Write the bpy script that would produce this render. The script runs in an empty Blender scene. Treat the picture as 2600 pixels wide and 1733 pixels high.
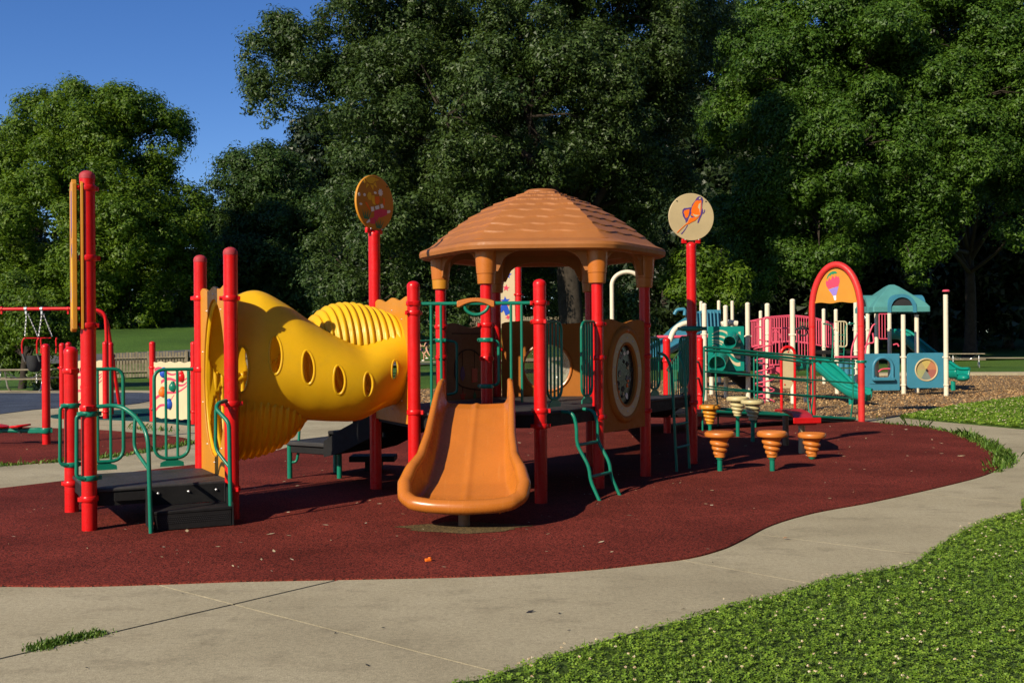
import bpy, bmesh, math, random
import numpy as np
from mathutils import Vector, Matrix

R = math.radians
rng = np.random.default_rng(7)
random.seed(7)
scene = bpy.context.scene
COL = scene.collection

# ------------------------------------------------------------------ camera
F, EYE, ROLL = 2700.0, 1.6, R(.4)          # focal length in photo pixels, eye height, slight roll
cam_d = bpy.data.cameras.new("Camera")
cam = bpy.data.objects.new("Camera", cam_d)
COL.objects.link(cam)
cam_d.sensor_width = 36.0
cam_d.lens = 36.0 * F / 2600.0
cam_d.clip_end = 3000
cam.matrix_world = Matrix.Translation((0, 0, EYE)) @ Matrix.Rotation(ROLL, 4, 'Y') @ Matrix.Rotation(R(90), 4, 'X')
scene.camera = cam

# ------------------------------------------------------------------ light
SUN_EL, SUN_DIR = R(30), Vector((.645, .764))   # plan direction in which shadows fall
world = bpy.data.worlds.new("World")
scene.world = world
world.use_nodes = True
wn, wl = world.node_tree.nodes, world.node_tree.links
wn.clear()
wo = wn.new('ShaderNodeOutputWorld')
wb = wn.new('ShaderNodeBackground')
ws = wn.new('ShaderNodeTexSky')
ws.sky_type = 'NISHITA'
ws.sun_disc = False
ws.sun_elevation = SUN_EL
ws.sun_rotation = math.atan2(-SUN_DIR.x, -SUN_DIR.y)
ws.altitude = 300
ws.air_density = 0.8
ws.dust_density = 0.1
ws.ozone_density = 3.0
wb.inputs['Strength'].default_value = 0.10
whs = wn.new('ShaderNodeHueSaturation')      # the photograph's sky is a deep, saturated blue all over
whs.inputs['Saturation'].default_value = 1.24
whs.inputs['Hue'].default_value = .512
wl.new(ws.outputs['Color'], whs.inputs['Color'])
wl.new(whs.outputs['Color'], wb.inputs['Color'])
wl.new(wb.outputs['Background'], wo.inputs['Surface'])

sun_d = bpy.data.lights.new("Sun", 'SUN')
sun_d.energy = 5.0
sun_d.angle = R(.53)
sun_d.color = (1.0, .885, .68)
sun = bpy.data.objects.new("Sun", sun_d)
COL.objects.link(sun)
_d = Vector((SUN_DIR.normalized().x * math.cos(SUN_EL), SUN_DIR.normalized().y * math.cos(SUN_EL), -math.sin(SUN_EL)))
sun.rotation_euler = _d.to_track_quat('-Z', 'Y').to_euler()
sun.location = (-30, -30, 40)

scene.view_settings.view_transform = 'Standard'
scene.view_settings.look = 'None'
scene.view_settings.gamma = 1
scene.view_settings.exposure = 0.42
scene.render.engine = 'CYCLES'
scene.cycles.max_bounces = 6
scene.cycles.transparent_max_bounces = 8
scene.cycles.use_denoising = True

# ------------------------------------------------------------------ measuring helpers
def at(px, py, Y):
    a, b, c, s = (px - 1300) / F, (866.5 - py) / F, math.cos(ROLL), math.sin(ROLL)
    return Vector((Y * (a * c + b * s), Y, EYE + Y * (-a * s + b * c)))

def gr(px, py, z=0.0):
    a, b, c, s = (px - 1300) / F, (866.5 - py) / F, math.cos(ROLL), math.sin(ROLL)
    return at(px, py, (z - EYE) / (-a * s + b * c))

def zof(px, py, Y):
    return at(px, py, Y).z

# ------------------------------------------------------------------ object helpers
BASE = {}

def tag(o, label=None, cat=None, group=None, kind=None):
    if label: o['label'] = label
    if cat: o['category'] = cat
    if group: o['group'] = group
    if kind: o['kind'] = kind
    return o

def thing(name, loc, label, cat, group=None):
    o = bpy.data.objects.new(name, None)
    o.empty_display_size = .2
    o.location = loc
    COL.objects.link(o)
    BASE[o.name] = Vector(loc)
    return tag(o, label, cat, group)

def link(o, parent=None, base=None):
    COL.objects.link(o)
    if parent is not None:
        o.parent = parent
        BASE[o.name] = BASE[parent.name]
    return o

def inst(name, mesh, parent, loc, rotz=0, scale=None, rot=None):
    o = bpy.data.objects.new(name, mesh)
    link(o, parent)
    o.location = Vector(loc) - (BASE[parent.name] if parent is not None else Vector())
    o.rotation_euler = rot if rot is not None else (0, 0, rotz)
    if scale is not None: o.scale = scale if hasattr(scale, '__len__') else (scale,) * 3
    return o

def copy_tree(o, parent=None):
    c = o.copy()
    COL.objects.link(c)
    c.parent = parent
    BASE[c.name] = BASE.get(o.name, Vector())
    for ch in list(o.children): copy_tree(ch, c)
    return c

def rounded(pts, r, n=5):
    pts = [Vector(p) for p in pts]
    rs = r if hasattr(r, '__len__') else [r] * len(pts)
    out = [pts[0]]
    for i in range(1, len(pts) - 1):
        p, a, b = pts[i], pts[i - 1] - pts[i], pts[i + 1] - pts[i]
        la, lb = a.length, b.length
        d = min(rs[i], la * .49, lb * .49)
        if d < 1e-4: out.append(p); continue
        p0, p1 = p + a / la * d, p + b / lb * d
        for k in range(n + 1):
            t = k / n
            out.append(p0 * (1 - t) ** 2 + p * 2 * t * (1 - t) + p1 * t * t)
    out.append(pts[-1])
    return out

def spline(pts, n=8):
    pts = [Vector(p) for p in pts]
    P = [pts[0] * 2 - pts[1]] + pts + [pts[-1] * 2 - pts[-2]]
    out = []
    for i in range(1, len(P) - 2):
        for k in range(n):
            t = k / n
            a, b, c, d = P[i - 1], P[i], P[i + 1], P[i + 2]
            out.append(.5 * ((2 * b) + (c - a) * t + (2 * a - 5 * b + 4 * c - d) * t * t + (3 * b - a - 3 * c + d) * t ** 3))
    out.append(pts[-1])
    return out

class MB:
    def __init__(s): s.v, s.f = [], []
    def add(s, vs, fs):
        o = len(s.v)
        s.v += [tuple(v) for v in vs]
        s.f += [tuple(i + o for i in f) for f in fs]
        return s
    def box(s, c, d, rz=0, M=None):
        c = Vector(c); M = M or Matrix.Rotation(rz, 3, 'Z')
        vs = [c + M @ Vector((x * d[0] / 2, y * d[1] / 2, z * d[2] / 2)) for x in (-1, 1) for y in (-1, 1) for z in (-1, 1)]
        return s.add(vs, [(0, 1, 3, 2), (4, 6, 7, 5), (0, 4, 5, 1), (2, 3, 7, 6), (0, 2, 6, 4), (1, 5, 7, 3)])
    def tube(s, pts, r, n=10, cap=True, closed=False):
        pts = [Vector(p) for p in pts]
        m = len(pts)
        rs = list(r) if hasattr(r, '__len__') else [r] * m
        tg = []
        for i in range(m):
            a = pts[(i - 1) % m] if (closed or i > 0) else pts[i]
            b = pts[(i + 1) % m] if (closed or i < m - 1) else pts[i]
            d = b - a
            tg.append(d.normalized() if d.length > 1e-9 else Vector((0, 0, 1)))
        up = Vector((0, 0, 1)) if abs(tg[0].z) < .9 else Vector((1, 0, 0))
        x = tg[0].cross(up).normalized()
        vs = []
        for i in range(m):
            x = (x - tg[i] * x.dot(tg[i]))
            x = x.normalized() if x.length > 1e-6 else tg[i].orthogonal().normalized()
            y = tg[i].cross(x)
            for k in range(n):
                a = 2 * math.pi * k / n
                vs.append(pts[i] + (x * math.cos(a) + y * math.sin(a)) * rs[i])
        fs = []
        for i in range(m if closed else m - 1):
            j = (i + 1) % m
            for k in range(n):
                l = (k + 1) % n
                fs.append((i * n + k, i * n + l, j * n + l, j * n + k))
        if cap and not closed:
            fs.append(tuple(range(n - 1, -1, -1)))
            fs.append(tuple((m - 1) * n + k for k in range(n)))
        return s.add(vs, fs)
    def lathe(s, prof, c=(0, 0, 0), n=20, M=None, close=True):
        c = Vector(c); M = M or Matrix.Identity(3)
        vs = []
        for (r, z) in prof:
            for k in range(n):
                a = 2 * math.pi * k / n
                vs.append(c + M @ Vector((r * math.cos(a), r * math.sin(a), z)))
        m = len(prof)
        fs = [(i * n + k, i * n + (k + 1) % n, (i + 1) * n + (k + 1) % n, (i + 1) * n + k) for i in range(m - 1) for k in range(n)]
        if close:
            fs.append(tuple(range(n - 1, -1, -1)))
            fs.append(tuple((m - 1) * n + k for k in range(n)))
        return s.add(vs, fs)
    def prism(s, poly, o, e1, e2, th, off=0.0):
        """flat shape in the plane (e1, e2) at o; from off to off+th along e1 x e2"""
        o, e1, e2 = Vector(o), Vector(e1), Vector(e2)
        n = e1.cross(e2).normalized()
        area = sum(poly[i][0] * poly[(i + 1) % len(poly)][1] - poly[(i + 1) % len(poly)][0] * poly[i][1] for i in range(len(poly)))
        if area < 0: poly = poly[::-1]
        m = len(poly)
        vs = [o + e1 * p[0] + e2 * p[1] + n * off for p in poly] + [o + e1 * p[0] + e2 * p[1] + n * (off + th) for p in poly]
        fs = [tuple(range(m - 1, -1, -1)), tuple(range(m, 2 * m))] + [(i, (i + 1) % m, m + (i + 1) % m, m + i) for i in range(m)]
        return s.add(vs, fs)
    def ring(s, outer, inner, o, e1, e2, th, off=0.0):
        """plate with a hole: two loops with the same number of points"""
        o, e1, e2 = Vector(o), Vector(e1), Vector(e2)
        n = e1.cross(e2).normalized()
        m = len(outer)
        P = lambda p, d: o + e1 * p[0] + e2 * p[1] + n * d
        vs = [P(p, off) for p in outer] + [P(p, off) for p in inner] + [P(p, off + th) for p in outer] + [P(p, off + th) for p in inner]
        fs = []
        for i in range(m):
            j = (i + 1) % m
            fs += [(j, i, m + i, m + j), (2 * m + i, 2 * m + j, 3 * m + j, 3 * m + i), (i, j, 2 * m + j, 2 * m + i), (m + j, m + i, 3 * m + i, 3 * m + j)]
        return s.add(vs, fs)
    def ball(s, c, r, n=14, m=8):
        r = r if hasattr(r, '__len__') else (r, r, r)
        c = Vector(c)
        vs = [c + Vector((0, 0, -r[2]))]
        for i in range(1, m):
            t = -math.pi / 2 + math.pi * i / m
            for k in range(n):
                a = 2 * math.pi * k / n
                vs.append(c + Vector((r[0] * math.cos(t) * math.cos(a), r[1] * math.cos(t) * math.sin(a), r[2] * math.sin(t))))
        vs.append(c + Vector((0, 0, r[2])))
        fs = [(0, 1 + (k + 1) % n, 1 + k) for k in range(n)]
        for i in range(m - 2):
            for k in range(n):
                l = (k + 1) % n
                fs.append((1 + i * n + k, 1 + i * n + l, 1 + (i + 1) * n + l, 1 + (i + 1) * n + k))
        e = len(vs) - 1
        fs += [(e, 1 + (m - 2) * n + k, 1 + (m - 2) * n + (k + 1) % n) for k in range(n)]
        return s.add(vs, fs)
    def mesh(s, name, mat, smooth=38, base=None):
        me = bpy.data.meshes.new(name)
        b = base or Vector()
        me.from_pydata([(x - b[0], y - b[1], z - b[2]) for x, y, z in s.v], [], s.f)
        for mm in (mat if isinstance(mat, (list, tuple)) else [mat]): me.materials.append(mm)
        if smooth:
            me.polygons.foreach_set('use_smooth', [True] * len(me.polygons))
            me.set_sharp_from_angle(angle=R(smooth))
        me.update()
        return me
    def build(s, name, mat, parent=None, smooth=38, bevel=0, base=None, label=None, subsurf=0):
        if parent is not None: base = BASE[parent.name]
        elif base is None:
            a = np.array(s.v)
            base = Vector(((a[:, 0].min() + a[:, 0].max()) / 2, (a[:, 1].min() + a[:, 1].max()) / 2, a[:, 2].min()))
        o = bpy.data.objects.new(name, s.mesh(name, mat, smooth, base))
        link(o, parent)
        if parent is None:
            o.location = base
            BASE[o.name] = Vector(base)
        if bevel:
            m = o.modifiers.new('Bevel', 'BEVEL'); m.width = bevel; m.segments = 2; m.limit_method = 'ANGLE'; m.angle_limit = R(40)
        if subsurf:
            m = o.modifiers.new('Subsurf', 'SUBSURF'); m.levels = m.render_levels = subsurf
        if label: o['label'] = label
        return o

def np_mesh(name, verts, quads, mat, base=(0, 0, 0), smooth=False):
    """verts (n,3) array, faces (m,k) array -> mesh data, quickly"""
    me = bpy.data.meshes.new(name)
    v = (np.asarray(verts, dtype=np.float32) - np.asarray(base, dtype=np.float32)).astype(np.float32)
    q = np.asarray(quads, dtype=np.int32)
    k = q.shape[1]
    me.vertices.add(len(v)); me.vertices.foreach_set('co', v.ravel())
    me.loops.add(q.size); me.loops.foreach_set('vertex_index', q.ravel())
    me.polygons.add(len(q))
    me.polygons.foreach_set('loop_start', np.arange(0, q.size, k, dtype=np.int32))
    if smooth: me.polygons.foreach_set('use_smooth', np.ones(len(q), dtype=bool))
    for mm in (mat if isinstance(mat, (list, tuple)) else [mat]): me.materials.append(mm)
    me.update(calc_edges=True)
    return me

def poly_in(poly, x, y):
    """vectorised point-in-polygon"""
    inside = np.zeros(len(x), dtype=bool)
    m = len(poly)
    for i in range(m):
        x1, y1 = poly[i][0], poly[i][1]; x2, y2 = poly[(i + 1) % m][0], poly[(i + 1) % m][1]
        c = ((y1 > y) != (y2 > y)) & (x < (x2 - x1) * (y - y1) / ((y2 - y1) if y2 != y1 else 1e-9) + x1)
        inside ^= c
    return inside

def U2(a, b):
    d = Vector((b[0] - a[0], b[1] - a[1], 0)); return d.normalized()
UP = Vector((0, 0, 1))
def V3(p, z=0.0): return Vector((p[0], p[1], z))

# ------------------------------------------------------------------ materials
def lin(c):
    return tuple(((x / 255.0) / 12.92 if x <= 10.3 else (((x / 255.0) + .055) / 1.055) ** 2.4) for x in c)

def _nt(name):
    m = bpy.data.materials.new(name); m.use_nodes = True
    n = m.node_tree.nodes; l = m.node_tree.links
    return m, n, l, n['Principled BSDF'], n['Material Output']

def _noise(n, l, vec, scale, detail=4, rough=.55):
    t = n.new('ShaderNodeTexNoise'); t.inputs['Scale'].default_value = scale
    t.inputs['Detail'].default_value = detail; t.inputs['Roughness'].default_value = rough
    l.new(vec, t.inputs['Vector']); return t

def _ramp(n, l, fac, stops, interp='LINEAR'):
    r = n.new('ShaderNodeValToRGB'); r.color_ramp.interpolation = interp
    e = r.color_ramp.elements
    while len(e) < len(stops): e.new(.5)
    for k, (p, c) in enumerate(stops):
        e[k].position = p
        e[k].color = (*c, 1) if hasattr(c, '__len__') else (c, c, c, 1)
    l.new(fac, r.inputs['Fac']); return r

def _mix(n, l, fac, a, b, mode='MIX'):
    x = n.new('ShaderNodeMix'); x.data_type = 'RGBA'; x.blend_type = mode
    if isinstance(fac, (int, float)): x.inputs[0].default_value = fac
    else: l.new(fac, x.inputs[0])
    for k, c in ((6, a), (7, b)):
        if hasattr(c, 'links'): l.new(c, x.inputs[k])
        else: x.inputs[k].default_value = (*c, 1)
    return x.outputs[2]

def _bump(n, l, h, strength, dist, normal=None):
    b = n.new('ShaderNodeBump'); b.inputs['Strength'].default_value = strength; b.inputs['Distance'].default_value = dist
    l.new(h, b.inputs['Height'])
    if normal is not None: l.new(normal, b.inputs['Normal'])
    return b.outputs['Normal']

def paint(name, col, rough=.3, var=.10, vs=5, bump=.05, bs=90, dirt=.25, dirtcol=(.12, .10, .08), spec=.32, fade=0, trans=0):
    """weathered paint or moulded plastic"""
    m, n, l, p, out = _nt(name)
    tc = n.new('ShaderNodeTexCoord'); v = tc.outputs['Object']
    a = _noise(n, l, v, vs, 5)
    c = _ramp(n, l, a.outputs['Fac'], [(.3, tuple(x * (1 - var) for x in col)), (.7, tuple(min(1, x * (1 + var) + fade * .02) for x in col))]).outputs['Color']
    b = _noise(n, l, v, vs * 5.3, 6, .7)
    dm = _ramp(n, l, b.outputs['Fac'], [(.52, 0.0), (.78, dirt)]).outputs['Color']
    c = _mix(n, l, dm, c, dirtcol)
    sc = _noise(n, l, v, vs * 37, 2)
    sm = _ramp(n, l, sc.outputs['Fac'], [(.70, 0.0), (.74, .55 * min(1, dirt * 2))]).outputs['Color']
    c = _mix(n, l, sm, c, tuple(min(1, x * .5 + .25) for x in col))
    l.new(c, p.inputs['Base Color'])
    r = _ramp(n, l, b.outputs['Fac'], [(.3, rough * .8), (.75, min(1, rough * 1.6))]).outputs['Color']
    l.new(r, p.inputs['Roughness'])
    p.inputs['Specular IOR Level'].default_value = spec
    if bump:
        w = _noise(n, l, v, bs, 3)
        l.new(_bump(n, l, w.outputs['Fac'], bump, .004), p.inputs['Normal'])
    if trans:
        t = n.new('ShaderNodeBsdfTranslucent'); l.new(c, t.inputs['Color'])
        mx = n.new('ShaderNodeMixShader'); mx.inputs[0].default_value = trans
        l.new(p.outputs[0], mx.inputs[1]); l.new(t.outputs[0], mx.inputs[2]); l.new(mx.outputs[0], out.inputs['Surface'])
    return m

RED = paint('red_paint', (.55, .0065, .0075), .28, .14, 4, .04, 120, .22, (.25, .02, .02))
REDFADE = paint('sun_faded_red', (.56, .026, .024), .38, .18, 3, .05, 110, .22, (.30, .05, .05))
REDCAP = paint('faded_red_cap', (.36, .030, .040), .55, .15, 9, .1, 90, .3, (.3, .1, .1))
REDWORN = paint('worn_red_plate', (.42, .015, .018), .35, .15, 6, .05, 90, .3, (.1, .02, .02))
GREEN = paint('green_paint', (.004, .150, .095), .3, .12, 5, .03, 120, .15, (.02, .05, .04))
ORANGE = paint('orange_plastic', (.44, .130, .017), .27, .08, 3, .05, 40, .16, (.26, .09, .02), .5)
ROOFM = paint('roof_plastic', (.315, .113, .028), .48, .10, 2.5, .12, 45, .22, (.30, .15, .06), .35)
AMBER = paint('amber_board', (.50, .205, .014), .42, .06, 3, .04, 60, .10, (.35, .16, .03), .4)
YELLOW = paint('yellow_plastic', (.88, .545, .010), .36, .06, 3, .05, 50, .16, (.45, .23, .015), .45, 0, .36)
CREAM = paint('cream_paint', (.54, .45, .28), .4, .06, 4, .03, 80, .14, (.40, .33, .2))
WHITE = paint('cream_white_post', (.66, .59, .45), .38, .05, 4, .02, 100, .14, (.40, .36, .28))
TAN = paint('tan_board', (.46, .36, .20), .45, .08, 4, .04, 60, .2, (.3, .22, .12))
BROWN = paint('brown_board', (.20, .11, .055), .5, .10, 4, .05, 60, .2, (.12, .07, .03))
BLACK = paint('black_deck_vinyl', (.011, .0105, .011), .6, .25, 6, .2, 160, .16, (.06, .055, .05), .2)
DECKM = paint('sunlit_deck_vinyl', (.030, .029, .030), .55, .25, 5, .2, 160, .3, (.09, .08, .07), .3)  # lighter copy of the deck vinyl, with the sunlit tone put into its colour
DARK = paint('dark_rubber', (.02, .02, .022), .6, .2, 8, .1, 120, .2, (.08, .08, .07))
PINK = paint('pink_paint', (.60, .075, .125), .33, .10, 5, .02, 100, .14, (.4, .12, .12))
PINKP = paint('magenta_print', (.62, .045, .10), .45, .06, 4, 0, 60, .1)
TEALSL = paint('teal_plastic', (.004, .200, .155), .3, .07, 3, .03, 60, .10, (.03, .12, .1))
BLUEP = paint('blue_plastic', (.040, .185, .270), .36, .08, 3, .05, 50, .15, (.05, .12, .15))
TEALR = paint('teal_roof_plastic', (.070, .235, .225), .42, .10, 3, .05, 50, .2, (.1, .2, .2))
BLUEPR = paint('blue_print', (.012, .07, .46), .45, .06, 4, 0, 60, .1)
PURPLE = paint('purple_print', (.085, .045, .20), .45, .06, 4, 0, 60, .1)
LILAC = paint('lilac_print', (.26, .17, .52), .45, .06, 4, 0, 60, .1)
ORPR = paint('orange_print', (.80, .15, .008), .45, .06, 4, 0, 60, .1)
YELPR = paint('yellow_print', (.80, .47, .02), .45, .06, 4, 0, 60, .1)
WHPR = paint('white_print', (.78, .76, .70), .45, .06, 4, 0, 60, .1)
GRPR = paint('green_print', (.01, .19, .085), .45, .06, 4, 0, 60, .1)
GREY = paint('grey_plastic', (.15, .15, .15), .5, .1, 4, .05, 60, .2)
STEEL = paint('galvanised_steel', (.55, .55, .56), .35, .12, 9, .03, 120, .2, (.2, .2, .2)); STEEL.node_tree.nodes['Principled BSDF'].inputs['Metallic'].default_value = .8
SKIN = paint('skin', (.52, .28, .18), .5, .06, 6, 0, 60, .0)
NAVY = paint('navy_cloth', (.02, .015, .06), .8, .15, 20, .1, 200, .0)
SLIDEM = paint('scuffed_slide_plastic', (.42, .128, .016), .24, .08, 3, .05, 40, .16, (.26, .09, .02), .5)
def _scuff(m):
    n, l = m.node_tree.nodes, m.node_tree.links; p = n['Principled BSDF']
    tc = n.new('ShaderNodeTexCoord'); mp = n.new('ShaderNodeMapping'); mp.inputs['Scale'].default_value = (46, 1.6, 1.6); l.new(tc.outputs['Object'], mp.inputs['Vector'])
    s = _noise(n, l, mp.outputs['Vector'], 1.0, 6, .7); src = p.inputs['Base Color'].links[0].from_socket
    c = _mix(n, l, _ramp(n, l, s.outputs['Fac'], [(.60, 0.0), (.70, .30)]).outputs['Color'], src, (.62, .27, .07))
    s2 = _noise(n, l, mp.outputs['Vector'], 2.3, 4, .6)
    c = _mix(n, l, _ramp(n, l, s2.outputs['Fac'], [(.66, 0.0), (.72, .45)]).outputs['Color'], c, (.18, .06, .015))
    l.new(c, p.inputs['Base Color'])
_scuff(SLIDEM)
BOARD = paint('brown_orange_board', (.33, .115, .020), .6, .08, 3, .05, 60, .15, (.15, .07, .02), .12)
DARKGLASS = paint('dark_mosaic_glass', (.022, .024, .024), .2, .4, 14, .1, 60, .3, (.10, .10, .09), .4)
HAIR = paint('brown_hair', (.10, .05, .025), .55, .2, 30, .3, 200, .0)

def glass(name, col=(.9, .9, .88), rough=.08, mixf=.25):
    m, n, l, p, out = _nt(name)
    tr = n.new('ShaderNodeBsdfTransparent'); tr.inputs['Color'].default_value = (*col, 1)
    tc = n.new('ShaderNodeTexCoord')
    a = _noise(n, l, tc.outputs['Object'], 14, 6, .7)
    f = _ramp(n, l, a.outputs['Fac'], [(.35, mixf * .4), (.75, mixf * 1.6)]).outputs['Color']
    p.inputs['Base Color'].default_value = (.45, .42, .36, 1)
    p.inputs['Roughness'].default_value = rough
    mx = n.new('ShaderNodeMixShader')
    l.new(f, mx.inputs[0]); l.new(tr.outputs[0], mx.inputs[1]); l.new(p.outputs[0], mx.inputs[2])
    l.new(mx.outputs[0], out.inputs['Surface'])
    return m
ACRYL = glass('scratched_acrylic', (.86, .80, .70), .1, .45)

def rubber(name, c1, c2, c3, scale=150):
    m, n, l, p, out = _nt(name)
    tc = n.new('ShaderNodeTexCoord'); v = tc.outputs['Object']
    vo = n.new('ShaderNodeTexVoronoi'); vo.inputs['Scale'].default_value = scale; l.new(v, vo.inputs['Vector'])
    sep = n.new('ShaderNodeSeparateColor'); l.new(vo.outputs['Color'], sep.inputs[0])
    g = _ramp(n, l, sep.outputs[0], [(.0, c3), (.22, c2), (.5, c1), (.9, tuple(x * 1.45 for x in c1))]).outputs['Color']
    big = _noise(n, l, v, .9, 5, .6)
    k = _ramp(n, l, big.outputs['Fac'], [(.3, .68), (.7, 1.2)]).outputs['Color']
    g = _mix(n, l, 1.0, g, k, 'MULTIPLY')
    st = _noise(n, l, v, 3.1, 7, .7)
    sm = _ramp(n, l, st.outputs['Fac'], [(.60, 0.0), (.78, .38)]).outputs['Color']
    g = _mix(n, l, sm, g, (.050, .040, .034))
    l.new(g, p.inputs['Base Color'])
    p.inputs['Roughness'].default_value = .9
    p.inputs['Specular IOR Level'].default_value = .06
    f = _noise(n, l, v, scale * .8, 2)
    l.new(_bump(n, l, f.outputs['Fac'], .8, .008), p.inputs['Normal'])
    return m
RUB_RED = rubber('red_rubber_granules', (.150, .027, .019), (.074, .0155, .012), (.014, .009, .008), 110)
RUB_BLUE = rubber('blue_rubber_granules', (.062, .078, .112), (.040, .050, .075), (.018, .022, .032), 90)
RUB_GREEN = rubber('green_rubber_granules', (.012, .070, .070), (.008, .045, .048), (.006, .02, .02), 90)

def concrete():
    m, n, l, p, out = _nt('broom_finished_concrete')
    tc = n.new('ShaderNodeTexCoord'); v = tc.outputs['Object']
    a = _noise(n, l, v, .55, 6, .62)
    c = _ramp(n, l, a.outputs['Fac'], [(.28, (.268, .232, .156)), (.5, (.360, .315, .214)), (.72, (.415, .366, .255))]).outputs['Color']
    f = _noise(n, l, v, 130, 3, .7)
    c = _mix(n, l, 1.0, c, _ramp(n, l, f.outputs['Fac'], [(.25, .55), (.5, 1.0), (.78, 1.42)]).outputs['Color'], 'MULTIPLY')
    f2 = _noise(n, l, v, 34, 4, .7)
    c = _mix(n, l, 1.0, c, _ramp(n, l, f2.outputs['Fac'], [(.28, .76), (.5, 1.0), (.74, 1.18)]).outputs['Color'], 'MULTIPLY')
    mp = n.new('ShaderNodeMapping'); mp.inputs['Scale'].default_value = (1, 1.5, 1); l.new(v, mp.inputs['Vector'])
    s = _noise(n, l, mp.outputs['Vector'], 2.2, 10, .74)
    sm = _ramp(n, l, s.outputs['Fac'], [(.52, 0.0), (.70, .5)]).outputs['Color']
    c = _mix(n, l, sm, c, (.125, .106, .072))
    vo = n.new('ShaderNodeTexVoronoi'); vo.inputs['Scale'].default_value = 26; l.new(v, vo.inputs['Vector'])
    pit = _ramp(n, l, vo.outputs['Distance'], [(.05, .55), (.085, 0.0)]).outputs['Color']
    sp2 = n.new('ShaderNodeSeparateColor'); l.new(vo.outputs['Color'], sp2.inputs[0])
    pm = _mix(n, l, 1.0, pit, _ramp(n, l, sp2.outputs[0], [(.82, 0.0), (.85, 1.0)]).outputs['Color'], 'MULTIPLY')
    c = _mix(n, l, pm, c, (.06, .05, .04))
    l.new(c, p.inputs['Base Color'])
    p.inputs['Roughness'].default_value = .95
    p.inputs['Specular IOR Level'].default_value = .08
    g = _noise(n, l, v, 170, 3, .7)
    l.new(_bump(n, l, g.outputs['Fac'], .55, .006), p.inputs['Normal'])
    return m
CONC = concrete()

def lawn_mat(name, cols, s1=.35, s2=38, bump=1.0):
    m, n, l, p, out = _nt(name)
    tc = n.new('ShaderNodeTexCoord'); v = tc.outputs['Object']
    a = _noise(n, l, v, s1, 6, .6)
    c = _ramp(n, l, a.outputs['Fac'], [(.3, cols[0]), (.5, cols[1]), (.72, cols[2])]).outputs['Color']
    f = _noise(n, l, v, s2, 4, .75)
    c = _mix(n, l, 1.0, c, _ramp(n, l, f.outputs['Fac'], [(.28, .35), (.5, .95), (.75, 1.55)]).outputs['Color'], 'MULTIPLY')
    l.new(c, p.inputs['Base Color'])
    p.inputs['Roughness'].default_value = .8
    p.inputs['Specular IOR Level'].default_value = .25
    g = _noise(n, l, v, s2 * .7, 4, .7)
    l.new(_bump(n, l, g.outputs['Fac'], bump, .06), p.inputs['Normal'])
    return m
LAWN = lawn_mat('mown_grass', ((.034, .078, .009), (.056, .122, .014), (.092, .150, .022)), .12, 9)
SOIL = lawn_mat('dark_soil_thatch', ((.045, .085, .012), (.065, .115, .018), (.08, .14, .025)), 1.5, 60)
ASPH = paint('grey_asphalt', (.10, .10, .10), .85, .2, 1.2, .3, 200, .2, (.05, .05, .05), .2)
BARK = paint('furrowed_bark', (.040, .032, .025), .9, .35, 3, .9, 14, .4, (.03, .024, .018), .1)
WOODG = paint('weathered_wood', (.24, .20, .135), .85, .3, 6, .4, 60, .3, (.1, .09, .07), .2)

def chips_mat(name, cols, scale=34):
    m, n, l, p, out = _nt(name)
    tc = n.new('ShaderNodeTexCoord'); v = tc.outputs['Object']
    vo = n.new('ShaderNodeTexVoronoi'); vo.inputs['Scale'].default_value = scale; l.new(v, vo.inputs['Vector'])
    sep = n.new('ShaderNodeSeparateColor'); l.new(vo.outputs['Color'], sep.inputs[0])
    c = _ramp(n, l, sep.outputs[0], [(.0, cols[0]), (.4, cols[1]), (.75, cols[2])]).outputs['Color']
    big = _noise(n, l, v, .5, 5)
    c = _mix(n, l, 1.0, c, _ramp(n, l, big.outputs['Fac'], [(.3, .75), (.7, 1.15)]).outputs['Color'], 'MULTIPLY')
    l.new(c, p.inputs['Base Color']); p.inputs['Roughness'].default_value = .9
    l.new(_bump(n, l, vo.outputs['Distance'], 1.0, .03), p.inputs['Normal'])
    return m
MULCH = chips_mat('wood_chip_bed', ((.09, .052, .024), (.22, .135, .064), (.33, .22, .11)))

def leaf_mat(name, dark, mid, light, trans=.28, gloss=.35, rough=.45):
    m, n, l, p, out = _nt(name)
    g = n.new('ShaderNodeNewGeometry')
    c = _ramp(n, l, g.outputs['Random Per Island'], [(.0, dark), (.55, mid), (1.0, light)]).outputs['Color']
    tc = n.new('ShaderNodeTexCoord')
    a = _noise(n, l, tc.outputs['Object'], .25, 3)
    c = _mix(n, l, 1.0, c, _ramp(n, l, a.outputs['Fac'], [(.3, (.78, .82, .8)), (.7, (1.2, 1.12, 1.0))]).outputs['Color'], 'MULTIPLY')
    l.new(c, p.inputs['Base Color']); p.inputs['Roughness'].default_value = rough
    p.inputs['Specular IOR Level'].default_value = gloss
    t = n.new('ShaderNodeBsdfTranslucent')
    l.new(_mix(n, l, 1.0, c, (1.3, 1.25, .55), 'MULTIPLY'), t.inputs['Color'])
    mx = n.new('ShaderNodeMixShader'); mx.inputs[0].default_value = trans
    l.new(p.outputs[0], mx.inputs[1]); l.new(t.outputs[0], mx.inputs[2]); l.new(mx.outputs[0], out.inputs['Surface'])
    return m
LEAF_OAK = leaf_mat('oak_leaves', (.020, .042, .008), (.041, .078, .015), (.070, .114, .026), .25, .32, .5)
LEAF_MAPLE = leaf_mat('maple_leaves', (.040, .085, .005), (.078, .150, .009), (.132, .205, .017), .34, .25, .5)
LEAF_DARK = leaf_mat('dark_leaves', (.018, .042, .009), (.036, .078, .014), (.062, .110, .02), .26, .25, .5)
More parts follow.
